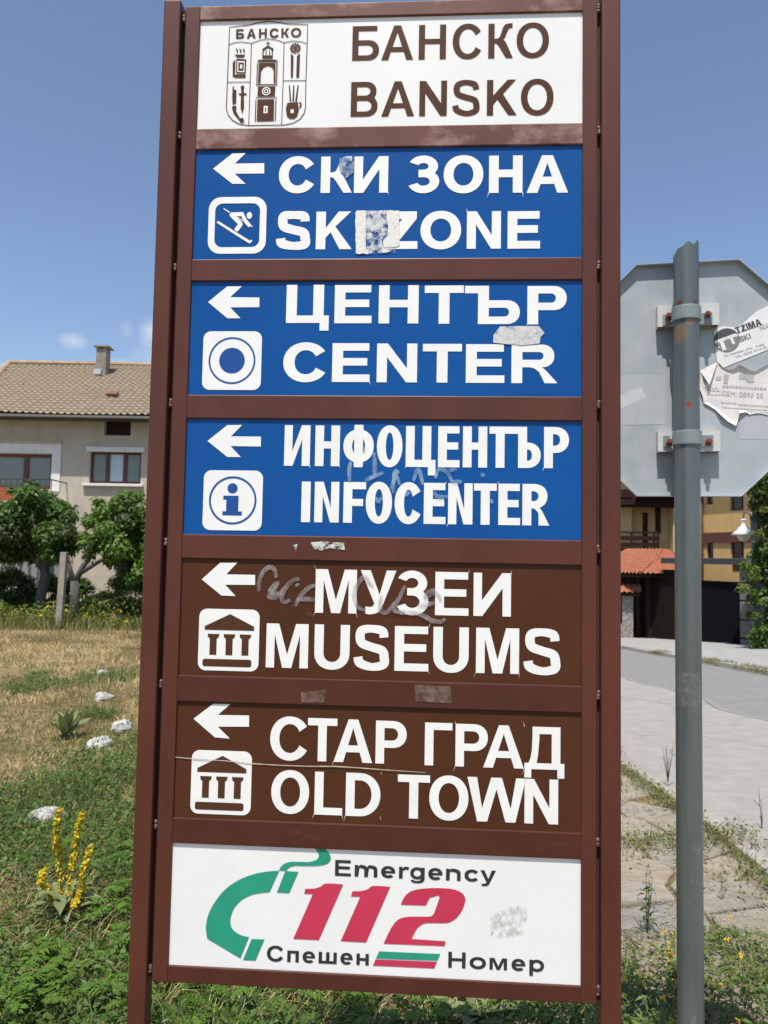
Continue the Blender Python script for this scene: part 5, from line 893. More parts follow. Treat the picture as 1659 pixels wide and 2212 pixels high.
# grass on the far kerb
x, y = RNG.uniform(7.78, 8.3, 5200), RNG.uniform(9, 34, 5200); pk = vnoise(x*.2, y, .9, 61) > .6; x, y = x[pk], y[pk]; k = len(x)
V, *F = blade_set(np.stack([x, y, zg(x, y)+.06], 1), RNG.uniform(.05, .16, k), RNG.uniform(.01, .02, k), RNG.uniform(.2, 1.2, k), RNG.uniform(0, 6.28, k))
o = npmesh('kerb_grass', V, F, leafmat('kerb_grass_blade', [(.16, .15, .04), (.1, .12, .03), (.24, .2, .08)], .2)); o['kind'] = 'stuff'

# ================================================================ stones in the field
rockm, n, l = nodes_of('white_limestone'); p = n['Principled BSDF']; p.inputs['Roughness'].default_value = .9
c = ramp(n, l, noise(n, l, 11, 8, .7), [(.32, (.24, .235, .215)), (.55, (.56, .55, .52))]); l.new(c, p.inputs['Base Color']); l.new(bump(n, l, noise(n, l, 16, 9, .72), 1, .03), p.inputs['Normal'])
def rock(loc, sx, sy, sz, seed, label):
    rg = np.random.default_rng(seed); n1, n2 = 26, 16; vs = []
    pl = [(rg.normal(size=3)) for _ in range(16)]; pl = [(q/np.linalg.norm(q), rg.uniform(.62, .9)) for q in pl]
    for i in range(n2+1):
        th = math.pi*i/n2
        for k in range(n1):
            ph = 2*math.pi*k/n1; d = np.array([math.sin(th)*math.cos(ph), math.sin(th)*math.sin(ph), math.cos(th)]); r_ = 1
            for q, h in pl:
                dt = d@q
                if dt > .05: r_ = min(r_, h/dt)
            r_ *= 1+.05*math.sin(9*d[0]+seed)*math.sin(8*d[1])+rg.uniform(-.02, .02); vs.append((d[0]*r_*sx, d[1]*r_*sy, d[2]*r_*sz))
    b = MB(); b.add(vs, [(i*n1+k, (i+1)*n1+k, (i+1)*n1+(k+1) % n1, i*n1+(k+1) % n1) for i in range(n2) for k in range(n1)])
    o = b.build('rock', rockm); o.location = loc; o.rotation_euler = (0, 0, seed*.7); tag(o, label, 'rock', 'white stones in the field')
rock((-3.64, 10.2, .02), .11, .09, .07, 1, 'farthest small white stone beside a round green tuft in the dry grass')
rock((-3.07, 8.6, .0), .17, .11, .1, 2, 'long low white stone lying alone in dry grass')
rock((-2.33, 7.05, .02), .12, .1, .11, 3, 'rounded grey white stone at the edge of the green weeds')
rock((-2.3, 6.42, .0), .12, .11, .12, 4, 'white stone split in two tones beside the broad leaved rosette')
rock((-1.98, 4.72, -.02), .14, .1, .1, 5, 'large white stone half hidden in weeds behind the yellow flower spikes')

# ================================================================ single plants
yellow = leafmat('yellow_petal', [(.62, .46, .02), (.72, .56, .03), (.5, .36, .02)], .25)
stemm = pm('plant_stem', (.09, .12, .035), (.13, .15, .05), 40, rough=.7)
mull_leaf = leafmat('mullein_leaf', [(.17, .21, .085), (.22, .26, .12), (.19, .24, .1)], .25, .8)
def big_leaf(mb, base, az, L, W_, el, curve=.5, mi=0, n_=7):
    d = Vector((math.cos(az), math.sin(az), 0)); s_ = Vector((-math.sin(az), math.cos(az), 0)); rows = []
    for i in range(n_+1):
        t = i/n_; w = W_*math.sin(math.pi*min(1, .08+.92*t)**.8)*.5 if i < n_ else .0005
        c_ = Vector(base)+d*L*(t*math.cos(el))+Vector((0, 0, L*(t*math.sin(el)-curve*t*t*.6))); wv_ = .06*W_*math.sin(9*t)
        rows.append((c_-s_*w+Vector((0, 0, w*.35+wv_)), c_, c_+s_*w+Vector((0, 0, w*.35-wv_))))
    vs = [q for r_ in rows for q in r_]; mb.add(vs, [(3*i+k, 3*i+k+1, 3*i+k+4, 3*i+k+3) for i in range(n_) for k in (0, 1)], mi)
mu = thing('mullein', 'tall yellow flowering mullein with several spikes in the green weeds', 'plant', (-1.37, 3.46, 0))
px2 = lambda x, y: at(x, y, 3.46)-Vector((-1.37, 3.46, 0))
rosx = Vector((0, 0, 0))
for pts in ([(133, 2000), (128, 1950), (122, 1860), (123, 1800), (135, 1738)], [(148, 2000), (150, 1940), (157, 1860), (168, 1790), (178, 1755)], [(156, 2000), (170, 1950), (185, 1880), (200, 1822)], [(128, 1990), (112, 1960), (103, 1930), (95, 1895), (94, 1880)], [(150, 2005), (160, 1970), (166, 1945), (172, 1925)]):
    W3 = [px2(*q)+Vector((0, random.uniform(-.04, .04), 0)) for q in pts]; W3[0] = Vector((W3[0].x*.4, W3[0].y*.3, 0))
    b = MB(); b.tube(W3, [.006, .005, .0045, .004, .003][:len(W3)] if len(W3) == 5 else [.006, .005, .004, .003], 6); st = b.build('stem', stemm, mu, smooth=True)
    tot = []
    for a in range(len(W3)-1):
        for q in range(12): tot.append(W3[a].lerp(W3[a+1], q/12))
    tot = tot[int(len(tot)*.3):]; C = []
    for i, q in enumerate(tot):
        cov = 17 if i > len(tot)*.25 else 8
        if random.random() < .12: cov = 4
        for _ in range(cov):
            a = random.uniform(0, 6.28); r_ = random.uniform(.003, .0145); C.append((q.x+r_*math.cos(a), q.y+r_*math.sin(a), q.z+random.uniform(-.006, .006), math.cos(a), math.sin(a)))
    C = np.array(C); nr = np.stack([C[:, 3]+RNG.normal(0, .4, len(C)), C[:, 4]+RNG.normal(0, .4, len(C)), RNG.normal(.25, .4, len(C))], 1)
    Lf = RNG.uniform(.009, .018, len(C)); V, F = leaf_set(C[:, :3], nr, Lf, Lf*.9, .2); npmesh('flower_spike', V, [F], yellow, mu)
b = MB()
for k in range(15): big_leaf(b, (random.uniform(-.02, .02), random.uniform(-.02, .02), .02+.09*random.random()), random.uniform(0, 6.28), random.uniform(.1, .2), random.uniform(.04, .065), random.uniform(.2, 1.0))
b.build('leaves', mull_leaf, mu, smooth=True)
ro = MB()
for k in range(15): big_leaf(ro, (0, 0, .02), k*2.4, random.uniform(.22, .4), random.uniform(.06, .085), random.uniform(.6, 1.35), .35)
o = ro.build('leaf_rosette', mull_leaf, smooth=True); o.location = (-2.72, 6.75, 0); tag(o, 'pale green rosette of long woolly leaves beside white stones', 'plant')
ro = MB()
for k in range(13): big_leaf(ro, (random.uniform(-.03, .03), random.uniform(-.03, .03), .02), k*2.4, random.uniform(.14, .26), random.uniform(.045, .07), random.uniform(.5, 1.15), .5)
o = ro.build('broad_leaved_weed', mull_leaf, smooth=True); o.location = (.36, 2.74, 0); tag(o, 'large pale leaved weed growing under the lower edge of the signboard', 'plant')
def wiry_weed(name, loc, h, nb, label, flowers=None, spread=.5, mat_=stemm, leafy=0):
    t = thing(name, label, 'plant', loc, 0, 'weeds on the verge'); b = MB(); tips = []; pts_l = []
    for k in range(nb):
        az = random.uniform(0, 6.28); s_ = random.uniform(.2, 1)*spread; hh = h*random.uniform(.6, 1)
        P_ = [Vector((0, 0, 0)), Vector((math.cos(az)*s_*hh*.3, math.sin(az)*s_*hh*.3, hh*.45)), Vector((math.cos(az)*s_*hh*.75, math.sin(az)*s_*hh*.75, hh))]
        b.tube(P_, [.0028, .002, .0012], 5); tips.append(P_[2])
        for j in range(3):
            u = random.uniform(.3, .95); q = P_[0].lerp(P_[1], u*2) if u < .5 else P_[1].lerp(P_[2], u*2-1); pts_l.append(q)
            e = q+Vector((random.uniform(-1, 1), random.uniform(-1, 1), random.uniform(.3, 1)))*h*.14; b.tube([q, e], [.0014, .0009], 4); tips.append(e)
    b.build('stem', mat_, t, smooth=True)
    if leafy:
        C = np.array([tuple(q+Vector((random.gauss(0, .012), random.gauss(0, .012), random.gauss(0, .012)))) for q in pts_l for _ in range(leafy)]); k = len(C); Lf = RNG.uniform(.02, .05, k)
        V, F = leaf_set(C, np.stack([RNG.normal(0, .8, k), RNG.normal(0, .8, k), np.ones(k)], 1), Lf, Lf*.35); npmesh('leaves', V, [F], green_leaf, t)
    if flowers:
        C = np.array([tuple(q) for q in tips for _ in range(7)])+RNG.normal(0, .002, (len(tips)*7, 3)); k = len(C); Lf = RNG.uniform(.005, .009, k)
        V, F = leaf_set(C, np.stack([RNG.normal(0, .5, k), RNG.normal(-.3, .5, k), np.ones(k)], 1), Lf, Lf*.8); npmesh('flowers', V, [F], flowers, t)
    return t
orange = leafmat('orange_petal', [(.6, .33, .02), (.7, .42, .03)], .2); blue_fl = leafmat('blue_petal', [(.1, .11, .3), (.13, .14, .36)], .2)
dry_stem = pm('dry_stem', (.13, .12, .1), (.08, .08, .06), 40, rough=.8)
wiry_weed('verge_weed', (1.13, 2.95, 0), .2, 6, 'weed with orange yellow flowers just right of the brown signpost', orange, .6, stemm, 5)
wiry_weed('verge_weed', (1.62, 3.0, 0), .24, 9, 'bushy weed with orange flowers right of the foot of the grey pole', orange, .8, stemm, 6)
wiry_weed('verge_weed', (1.72, 3.28, 0), .34, 6, 'tall leafy weed with small blue flowers right of the grey pole', blue_fl, .6, stemm, 8)
wiry_weed('verge_weed', (1.16, 3.4, 0), .3, 4, 'thin upright weed on the slabs left of the grey pole', blue_fl, .3, stemm, 3)
wiry_weed('verge_weed', (2.33, 3.35, 0), .26, 5, 'wiry weed with blue flowers at the right edge of the picture', blue_fl, .6, stemm, 4)
wiry_weed('verge_weed', (2.12, 5.75, 0), .3, 7, 'dark dry twiggy weed at the road edge left of the pole', None, .5, dry_stem)
wiry_weed('verge_weed', (2.32, 4.75, 0), .26, 3, 'dark narrow dry seed stalk on the road edge right of the pole', None, .15, dry_stem)

# ================================================================ trees and bushes
bark = pm('grey_bark', (.11, .105, .1), (.06, .057, .055), 12, rough=.9, bmp=.8, bscale=20, bdist=.03, stretch=(1, 1, .3))
def crown(blobs, per, size, mats, parent, name='crown', aspect=.55, mi_fn=None):
    """blobs: (centre, radius).  Leaves stand on the shells of the clumps and a few inside"""
    Cs, Ns, M = [], [], []
    for j, (c_, r_) in enumerate(blobs):
        k = int(per*r_*r_*RNG.uniform(.8, 1.2)); d = RNG.normal(size=(k, 3)); d /= np.linalg.norm(d, axis=1, keepdims=True); q = r_*RNG.random(k)**.38
        Cs.append(np.array(c_)+d*q[:, None]*[1, 1, .8]); Ns.append(d*.7+RNG.normal(0, .45, (k, 3))+[0, 0, .55]); M.append(np.full(k, j % len(mats)))
    C, Nn, M = np.concatenate(Cs), np.concatenate(Ns), np.concatenate(M); L = size*RNG.uniform(.6, 1.25, len(C))
    V, F = leaf_set(C, Nn, L, L*aspect, .2, None, .3)
    return npmesh(name, V, [F], mats, parent, np.tile(M, 4))
dark_leaf = leafmat('dark_fruit_leaf', [(.04, .095, .018), (.07, .145, .028), (.1, .185, .038)], .36, .42)
light_leaf = leafmat('light_fruit_leaf', [(.075, .15, .022), (.11, .2, .032), (.13, .23, .035)], .35, .45)
mid_leaf = leafmat('mid_leaf', [(.03, .065, .018), (.05, .09, .025), (.07, .11, .03)], .3)
def blobs_from(Y, items):                # clumps placed where the crown shows them
    out = []
    for x, y, r_ in items:
        for q in range(2): c_ = at(x+random.uniform(-6, 6), y+random.uniform(-6, 6), Y+random.uniform(-.9, .9)); out.append((tuple(c_), r_*Y/1660*random.uniform(.95, 1.35)))
    return out
def tree(label, base, trunkpts, limbs, blobs, mats, per, size):
    t = thing('fruit_tree', label, 'tree', base, 0, 'fruit trees in the garden'); B = Vector(base); b = MB()
    b.tube([Vector(q)-B for q in trunkpts[0]], trunkpts[1], 10)
    for lp, lr in limbs: b.tube([Vector(q)-B for q in lp], lr, 7)
    b.build('trunk', bark, t, smooth=True)
    crown([((c_[0]-B.x, c_[1]-B.y, c_[2]-B.z), r_) for c_, r_ in blobs], per, size, mats, t); return t
Y1 = 18.2; A = lambda x, y, Y=Y1: tuple(at(x, y, Y))
items = [(10, 1190, 26), (30, 1150, 30), (20, 1110, 26), (60, 1120, 32), (65, 1075, 24), (62, 1052, 14), (95, 1080, 24), (100, 1115, 30), (130, 1110, 24), (140, 1150, 22), (110, 1160, 30), (70, 1170, 32), (35, 1195, 26), (80, 1200, 26), (115, 1195, 22), (150, 1180, 16), (5, 1140, 26), (-30, 1150, 36), (-30, 1190, 30), (-10, 1105, 26), (45, 1095, 22), (145, 1125, 15), (28, 1060, 10), (-60, 1130, 30), (130, 1090, 14)]
tree('dark green fruit tree at the left edge with a leaning grey trunk', (A(84, 1340)[0], Y1, 0), ([(A(84, 1345)[0], Y1, -.1), A(88, 1290), A(98, 1245), A(97, 1225)], [.13, .12, .12, .1]),
     [([A(97, 1232), A(75, 1205), A(50, 1170), A(35, 1130)], [.09, .07, .05, .02]), ([A(97, 1228), A(110, 1180), A(115, 1120)], [.09, .06, .02]), ([A(97, 1230), A(80, 1150), A(65, 1090)], [.09, .06, .02])], blobs_from(Y1, items), [dark_leaf, dark_leaf, dark_leaf, mid_leaf], 3600, .12)
Y2 = 17.4; A = lambda x, y, Y=Y2: tuple(at(x, y, Y))
items2 = [(180, 1165, 18), (200, 1130, 20), (225, 1110, 22), (250, 1095, 22), (275, 1080, 20), (295, 1075, 14), (300, 1110, 22), (270, 1130, 26), (235, 1150, 26), (205, 1175, 20), (250, 1180, 26), (290, 1160, 28), (300, 1200, 24), (275, 1215, 22), (240, 1205, 18), (330, 1150, 36), (340, 1200, 34), (330, 1100, 26), (265, 1240, 14), (300, 1235, 18), (370, 1160, 36), (190, 1200, 12), (215, 1085, 10), (285, 1255, 12)]
tree('light green fruit tree with a low spreading crown behind the brown signpost', (A(160, 1330)[0], Y2, 0), ([(A(160, 1345)[0], Y2, -.1), A(161, 1300), A(162, 1255)], [.11, .1, .1]),
     [([A(162, 1262), A(150, 1225), A(140, 1195)], [.06, .05, .02]), ([A(162, 1260), A(178, 1225), A(205, 1190), A(250, 1150)], [.08, .06, .05, .02]), ([A(170, 1240), A(220, 1210), A(290, 1180)], [.06, .04, .02])], blobs_from(Y2, items2), [light_leaf, light_leaf, mid_leaf, light_leaf], 3400, .12)
def bush(name, label, x, y0, y1, w, Y, mats, size=.08, per=8500, group='bushes in the garden'):
    base = at(x, y0, Y); base.z = 0; top = at(x, y1, Y).z; wr = w*Y/1660; t = thing(name, label, 'bush', base, 0, group); bl = []
    for k in range(13): a = random.uniform(0, 6.28); q = random.random()**.6; hz = random.uniform(.12, .9); bl.append(((math.cos(a)*q*wr*.75*(1-.3*hz), math.sin(a)*q*wr*.5, top*hz), wr*random.uniform(.3, .46)))
    b = MB()
    for k in range(5): a = k*1.3; b.tube([(0, 0, 0), (math.cos(a)*wr*.3, math.sin(a)*wr*.3, top*.45), (math.cos(a)*wr*.5, math.sin(a)*wr*.4, top*.8)], [.02, .014, .006], 5)
    b.build('stems', bark, t); crown(bl, per, size, mats, t, 'foliage'); return t
bush('garden_bush', 'low dark bush at the left edge below the tree', 12, 1330, 1228, 56, 18.8, [mid_leaf, dark_leaf])
bush('garden_bush', 'bush left of the leaning grey trunk', 55, 1335, 1236, 44, 18.9, [dark_leaf, mid_leaf])
bush('garden_bush', 'grey green bush right behind the concrete post', 168, 1335, 1240, 46, 18.9, [mid_leaf, mid_leaf, light_leaf])
bush('garden_bush', 'dark bush between the trunk and the concrete post', 115, 1330, 1240, 34, 19.2, [dark_leaf, mid_leaf])
bush('garden_bush', 'tall dark bush next to the brown signpost', 262, 1345, 1236, 50, 17.9, [dark_leaf, mid_leaf])
bush('garden_bush', 'tall shadowed bush half covered by the brown signpost', 322, 1345, 1230, 52, 18.3, [dark_leaf])
bush('garden_bush', 'sparse bush in front of the bare plaster wall', 214, 1335, 1270, 34, 18.6, [mid_leaf, light_leaf], .08, 4200)
# band of weeds and yellow flowers along the garden edge
x = RNG.uniform(-12.5, -.5, 13000); y = 16.6+RNG.random(13000)**1.3*2.2; k = len(x); hh = .2+.75*vnoise(x, y, 1.5, 71)**1.4; C = np.stack([x, y, RNG.random(k)**.8*hh], 1); L = RNG.uniform(.05, .11, k)
A1 = leaf_set(C, np.stack([RNG.normal(0, .7, k), RNG.normal(0, .7, k)-.2, np.ones(k)], 1), L, L*.45)
x = RNG.uniform(-12.5, -.5, 4200); y = RNG.uniform(15.9, 17.2, 4200); k = len(x)
B1 = blade_set(np.stack([x, y, 0*x], 1), RNG.uniform(.12, .42, k), RNG.uniform(.01, .02, k), RNG.uniform(.1, .9, k), RNG.uniform(0, 6.28, k))
x = RNG.uniform(-12.5, -.5, 330); y = RNG.uniform(16.4, 17.4, 330); pk = vnoise(x, y, .9, 73) > .5; x, y = x[pk], y[pk]; k = len(x); C = np.stack([x, y, RNG.uniform(.1, .45, k)], 1); L = RNG.uniform(.03, .06, k)
C = np.repeat(C, 3, 0)+RNG.normal(0, .015, (3*k, 3)); L = np.repeat(L, 3)
D1 = leaf_set(C, np.stack([RNG.normal(0, .5, 3*k), RNG.normal(-.5, .4, 3*k), np.ones(3*k)], 1), L, L*.8)
V, F = join([A1, B1, D1]); mi = np.concatenate([np.zeros(len(A1[1])), np.ones(len(B1[1])+len(B1[2])), np.full(len(D1[1]), 2)]).astype(int)
o = npmesh('garden_flowers', V, F, [leafmat('garden_leaf', [(.06, .12, .02), (.11, .17, .028), (.17, .19, .035)], .3), leafmat('garden_blade', [(.2, .19, .06), (.12, .15, .035), (.3, .25, .1)], .25), yellow], mi=mi); o['kind'] = 'stuff'

conc = pm('weathered_concrete', (.33, .3, .26), (.22, .2, .175), 9, rough=.9, bmp=.7, bscale=40, bdist=.01, patches=((.15, .13, .1), 16, .6, .75))
q = at(127, 1350, 16.4); b = MB(); b.obox((-.066, -.06, -.1), (.132, 0, 0), (0, .13, 0), (.05, 0, 1.72)); o = b.build('fence_post', conc, bevel=.012); o.location = (q.x, 16.4, 0); tag(o, 'weathered concrete fence post leaning slightly at the edge of the field', 'post')

# ================================================================ the house across the field
HY = 22.4
plaster = pm('grey_plaster', (.47, .42, .34), (.41, .365, .3), 3, rough=.95, bmp=.6, bscale=40, bdist=.02, patches=((.36, .31, .25), 1.1, .55, .8, (1, 1, .4)))
trimw = pm('white_trim', (.68, .67, .64), (.6, .59, .57), 6, rough=.7); redwood = pm('red_brown_frame', (.1, .022, .014), (.075, .018, .012), 15, rough=.5)
glass = pm('window_glass', (.06, .09, .09), (.08, .11, .11), .8, rough=.08, spec=.8); curtain = pm('net_curtain_glass', (.13, .17, .16), (.17, .2, .19), 2, rough=.25); sky_glass = pm('open_pane_glass', (.3, .36, .42), (.36, .42, .48), 1, rough=.05, spec=1)
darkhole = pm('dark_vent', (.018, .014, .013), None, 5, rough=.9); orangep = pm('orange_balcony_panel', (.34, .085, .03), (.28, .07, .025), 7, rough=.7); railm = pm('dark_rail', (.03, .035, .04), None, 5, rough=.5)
tile = pm('sandy_roof_tile', (.35, .29, .215), (.27, .22, .16), 2.2, rough=.9, bmp=.4, bscale=40, bdist=.01, patches=((.13, .1, .075), 4, .62, .8))
hx = lambda px, Y=HY: at(px, 1100, Y).x
hz_ = lambda py, Y=HY, px=160: at(px, py, Y).z
house = thing('house', 'two storey plastered house with a sandy tiled roof across the field', 'house', (hx(160), HY, 0))
HO = Vector((hx(160), HY, 0))
def wall_holes(x0, x1, z0, z1, holes, depth, y=0):
    xs = sorted({x0, x1, *[v for h in holes for v in h[:2]]}); zs_ = sorted({z0, z1, *[v for h in holes for v in h[2:]]}); b = MB()
    for i in range(len(xs)-1):
        for j in range(len(zs_)-1):
            mx, mz = (xs[i]+xs[i+1])/2, (zs_[j]+zs_[j+1])/2
            if any(h[0] < mx < h[1] and h[2] < mz < h[3] for h in holes): continue
            b.add([(xs[i], y, zs_[j]), (xs[i+1], y, zs_[j]), (xs[i+1], y, zs_[j+1]), (xs[i], y, zs_[j+1])], [(0, 1, 2, 3)])
    for a, c_, e, f in holes:
        b.add([(a, y, e), (c_, y, e), (c_, y, f), (a, y, f), (a, y+depth, e), (c_, y+depth, e), (c_, y+depth, f), (a, y+depth, f)], [(0, 4, 5, 1), (1, 5, 6, 2), (2, 6, 7, 3), (3, 7, 4, 0)])
    return b
L0 = lambda px, Y=HY: hx(px, Y)-HO.x
W_win = (L0(190), L0(301), hz_(1043), hz_(974)); W_big = (L0(-110), L0(108), hz_(1058), hz_(982)); W_low = (L0(92), L0(152), hz_(1262), hz_(1208)); W_vent = (L0(218), L0(276), hz_(939), hz_(907))
xl, xr = L0(-330), L0(470); ztop = hz_(896)
b = wall_holes(xl, xr, -.2, ztop+.15, [W_win, W_big, W_low, W_vent], .22)
b.add([(xl, 0, -.2), (xl, 9.5, -.2), (xl, 9.5, ztop), (xl, 0, ztop), (xr, 0, -.2), (xr, 9.5, -.2), (xr, 9.5, ztop), (xr, 0, ztop)], [(0, 3, 2, 1), (4, 5, 6, 7), (1, 2, 6, 5)])
b.build('wall', plaster, house)
def window(par, h, cols_, glasses, fr=.07, dp=.1, mat_=redwood):
    x0, x1, z0, z1 = h; b = MB(); b.box(x0, x1, dp, dp+.06, z0, z0+fr); b.box(x0, x1, dp, dp+.06, z1-fr, z1); ed = [x0+fr*0]+[x0+(x1-x0)*c_ for c_ in cols_]+[x1]
    b.box(x0, x0+fr, dp+.001, dp+.059, z0+fr, z1-fr); b.box(x1-fr, x1, dp+.001, dp+.059, z0+fr, z1-fr)
    for c_ in ed[1:-1]: b.box(c_-fr*.8, c_+fr*.8, dp-.012, dp+.055, z0+fr, z1-fr)
    w = b.build('window', mat_, par)
    for i, g_ in enumerate(glasses):
        b = MB(); b.box(ed[i]+.02, ed[i+1]-.02, dp+.03, dp+.036, z0+.02, z1-.02); b.build('pane', g_, w)
    return w
w = window(house, W_win, [.33, .67], [curtain, sky_glass, curtain])
b = MB(); b.box(W_win[0]-.1, W_win[1]+.1, -.09, .0-.002, W_win[3]-.02, W_win[3]+.13); b.build('shutter_box', trimw, house, bevel=.02)
b = MB(); b.box(W_win[0]-.17, W_win[1]+.1, -.13, -.002, W_win[2]-.09, W_win[2]-.01); b.build('window_sill', trimw, house, bevel=.01)
window(house, W_big, [.36, .73], [curtain, curtain, curtain], .09)
b = MB(); b.box(W_big[1], W_big[1]+.26, -.03, -.002, hz_(1062), W_big[3]+.02); b.box(W_big[0], W_big[1]+.26, -.032, -.004, W_big[3]+.02, hz_(960)); b.build('window_surround', trimw, house)
b = MB(); b.box(W_big[0], W_big[1]+.26, -.08, -.002, hz_(960), hz_(955)); b.build('lintel', plaster, house)
window(house, W_low, [.55], [glass, glass], .08, .1, trimw)
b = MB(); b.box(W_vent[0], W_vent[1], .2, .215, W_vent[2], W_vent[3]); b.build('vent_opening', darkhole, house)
bx0, bx1 = L0(-200), L0(110, 21.4); zb_ = hz_(1086, 21.4)
b = MB(); b.box(bx0, bx1, -1.0, -.003, zb_-.18, zb_); b.build('balcony_slab', trimw, house)
b = MB(); b.box(bx0, L0(50, 21.4), -1.0, -.96, zb_+.03, zb_+.4); b.build('balcony_panel', orangep, house)
b = MB(); b.box(bx0, bx1, -1.0, -.97, zb_+.62, zb_+.65); b.box(bx1-.03, bx1, -.97, 0, zb_+.62, zb_+.65)
for k in range(24): xk = bx1-.02-k*.16; b.box(xk-.008, xk+.008, -.992, -.976, zb_, zb_+.62)
b.build('balcony_railing', railm, house)
b = MB()
for k in range(7): b.box(L0(-40)+k*.26, L0(-40)+k*.26+.16, -.05, -.02, .2, hz_(1203))
b.build('shutter_slats', trimw, house)
# roof with real tile courses, hipped at the left
EY, RY = 21.72, 26.4; ze = hz_(896, EY); zr = hz_(789, RY)
xe0, xe1 = at(-75, 900, EY).x, at(500, 900, EY).x; xr0, xr1 = at(19, 790, RY).x, at(500, 790, RY).x
nc, nr_ = 320, 21
us = np.linspace(0, 1, nc*3//2); rows = []
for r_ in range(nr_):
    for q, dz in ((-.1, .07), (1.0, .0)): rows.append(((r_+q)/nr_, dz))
V = []
for t, dz in rows:
    yy = EY+(RY-EY)*t; z0 = ze+(zr-ze)*t; xa, xb = xe0+(xr0-xe0)*t, xe1+(xr1-xe1)*t; X_ = xa+(xb-xa)*us
    V.append(np.stack([X_, np.full_like(X_, yy), z0+dz+.018*np.sin(X_*2*np.pi/.2)+RNG.normal(0, .004, len(X_))+.02*np.sin(X_*.9+t*3)], 1))
V = np.concatenate(V)-np.array(HO); w_ = len(us); i = (np.arange(len(rows)-1)[:, None]*w_+np.arange(w_-1)).ravel(); F = np.stack([i, i+1, i+w_+1, i+w_], 1)
by = 2*RY-EY
back = np.array([(xe0, EY, ze), (xr0, RY, zr), (xr1, RY, zr), (xe1, EY, ze), (xe0, by, ze), (xe1, by, ze)])-np.array(HO); o_ = len(V)
roof = npmesh('roof', np.concatenate([V, back]), [F, np.array([[o_+1, o_+2, o_+5, o_+4]]), np.array([[o_, o_+1, o_+4], [o_+2, o_+3, o_+5]])], [tile, pm('tile_gap_shade', (.14, .113, .083), (.2, .16, .118), 9, rough=.95)], house, np.concatenate([((i//w_) % 2), [0, 0, 0]]))  # second, darker tone paints gap shade onto the undercut faces between courses
b = MB(); b.box(xe0-HO.x, xe1-HO.x, EY-HY-.02, EY-HY+.06, ze-.07, ze-.005); b.build('gutter', pm('pale_gutter', (.15, .14, .125), None, 4, rough=.5), house)
b = MB(); b.box(xe0-HO.x, xe1-HO.x, EY-HY+.06, -.003, ze-.06, ze-.03); b.build('eave_board', pm('eave_wood', (.06, .045, .035), (.045, .035, .028), 8, rough=.8), house)
b = MB(); q0, q1 = Vector((xr0, RY, zr+.05))-HO, Vector((xr1, RY, zr+.05))-HO; b.tube([q0, q1], .1, 8); b.tube([q0, Vector((xe0, EY, ze+.05))-HO], .09, 8); b.build('ridge_tiles', pm('ridge_tile', (.3, .2, .12), (.38, .29, .2), 3, rough=.9), house)
stonech = pm('chimney_render', (.28, .25, .21), (.2, .175, .15), 7, rough=.95, bmp=.6, bscale=30, bdist=.02)
CYc = 25.4; q = at(222, 800, CYc)-HO; b = MB(); b.box(q.x-.165, q.x+.165, q.y-.2, q.y+.2, q.z-.5, at(222, 757, CYc).z); ch = b.build('chimney', stonech, house)
zt_ = at(222, 757, CYc).z; b = MB()
for dx in (-.11, .11):
    for dy in (-.15, .15): b.box(q.x+dx-.05, q.x+dx+.05, q.y+dy-.05, q.y+dy+.05, zt_-.002, zt_+.06)
b.box(q.x-.23, q.x+.25, q.y-.28, q.y+.28, zt_+.06, zt_+.11); b.build('chimney_cap', stonech, ch)
b = MB(); b.box(q.x-.19, q.x+.04, q.y-.3, q.y-.2, q.z-.2, q.z-.02); b.build('chimney_flashing', pm('lead_flashing', (.42, .45, .48), None, 5, rough=.4), ch)
q = at(243, 857, 23.2)-HO; b = MB(); b.obox((q.x-.16, q.y-.1, q.z-.0), (.32, 0, 0), (0, .22, .125), (0, -.03, .07)); b.build('roof_vent_tile', pm('red_vent_tile', (.2, .085, .06), (.15, .065, .05), 6, rough=.8), house)

# ================================================================ buildings beyond the road
UX, UY = math.cos(R(69)), -math.sin(R(69))            # along the street front, towards the viewer
ochre = pm('ochre_render', (.56, .37, .15), (.5, .33, .135), 2.5, rough=.95, bmp=.3, bscale=50, bdist=.01); cream = pm('cream_render', (.62, .46, .24), (.57, .42, .21), 2.5, rough=.95, bmp=.3, bscale=50, bdist=.01)
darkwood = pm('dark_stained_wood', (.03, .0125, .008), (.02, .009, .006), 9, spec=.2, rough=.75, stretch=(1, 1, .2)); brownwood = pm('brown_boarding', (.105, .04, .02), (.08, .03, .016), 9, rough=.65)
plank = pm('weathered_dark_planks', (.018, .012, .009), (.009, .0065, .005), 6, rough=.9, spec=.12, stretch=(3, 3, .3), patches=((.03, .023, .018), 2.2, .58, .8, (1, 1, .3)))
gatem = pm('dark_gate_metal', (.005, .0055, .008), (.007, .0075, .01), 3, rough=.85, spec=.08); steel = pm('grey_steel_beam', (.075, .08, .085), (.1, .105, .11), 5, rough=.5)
redtile = pm('orange_roof_tile', (.33, .112, .056), (.25, .085, .044), 4, rough=.85, bmp=.4, bscale=50, bdist=.01, patches=((.46, .2, .11), 6, .6, .8))
stonew, n, l = nodes_of('mortared_stone'); p = n['Principled BSDF']; p.inputs['Roughness'].default_value = .9
v = n.new('ShaderNodeTexVoronoi'); v.feature = 'DISTANCE_TO_EDGE'; v.inputs['Scale'].default_value = 6.5; tcn = n.new('ShaderNodeTexCoord'); l.new(tcn.outputs['Object'], v.inputs['Vector'])
c = mixc(n, l, ramp(n, l, v.outputs['Distance'], [(.04, (0, 0, 0)), (.09, (1, 1, 1))]), (.33, .32, .3), (.19, .18, .165)); l.new(c, p.inputs['Base Color']); l.new(bump(n, l, v.outputs['Distance'], .4, .03), p.inputs['Normal'])
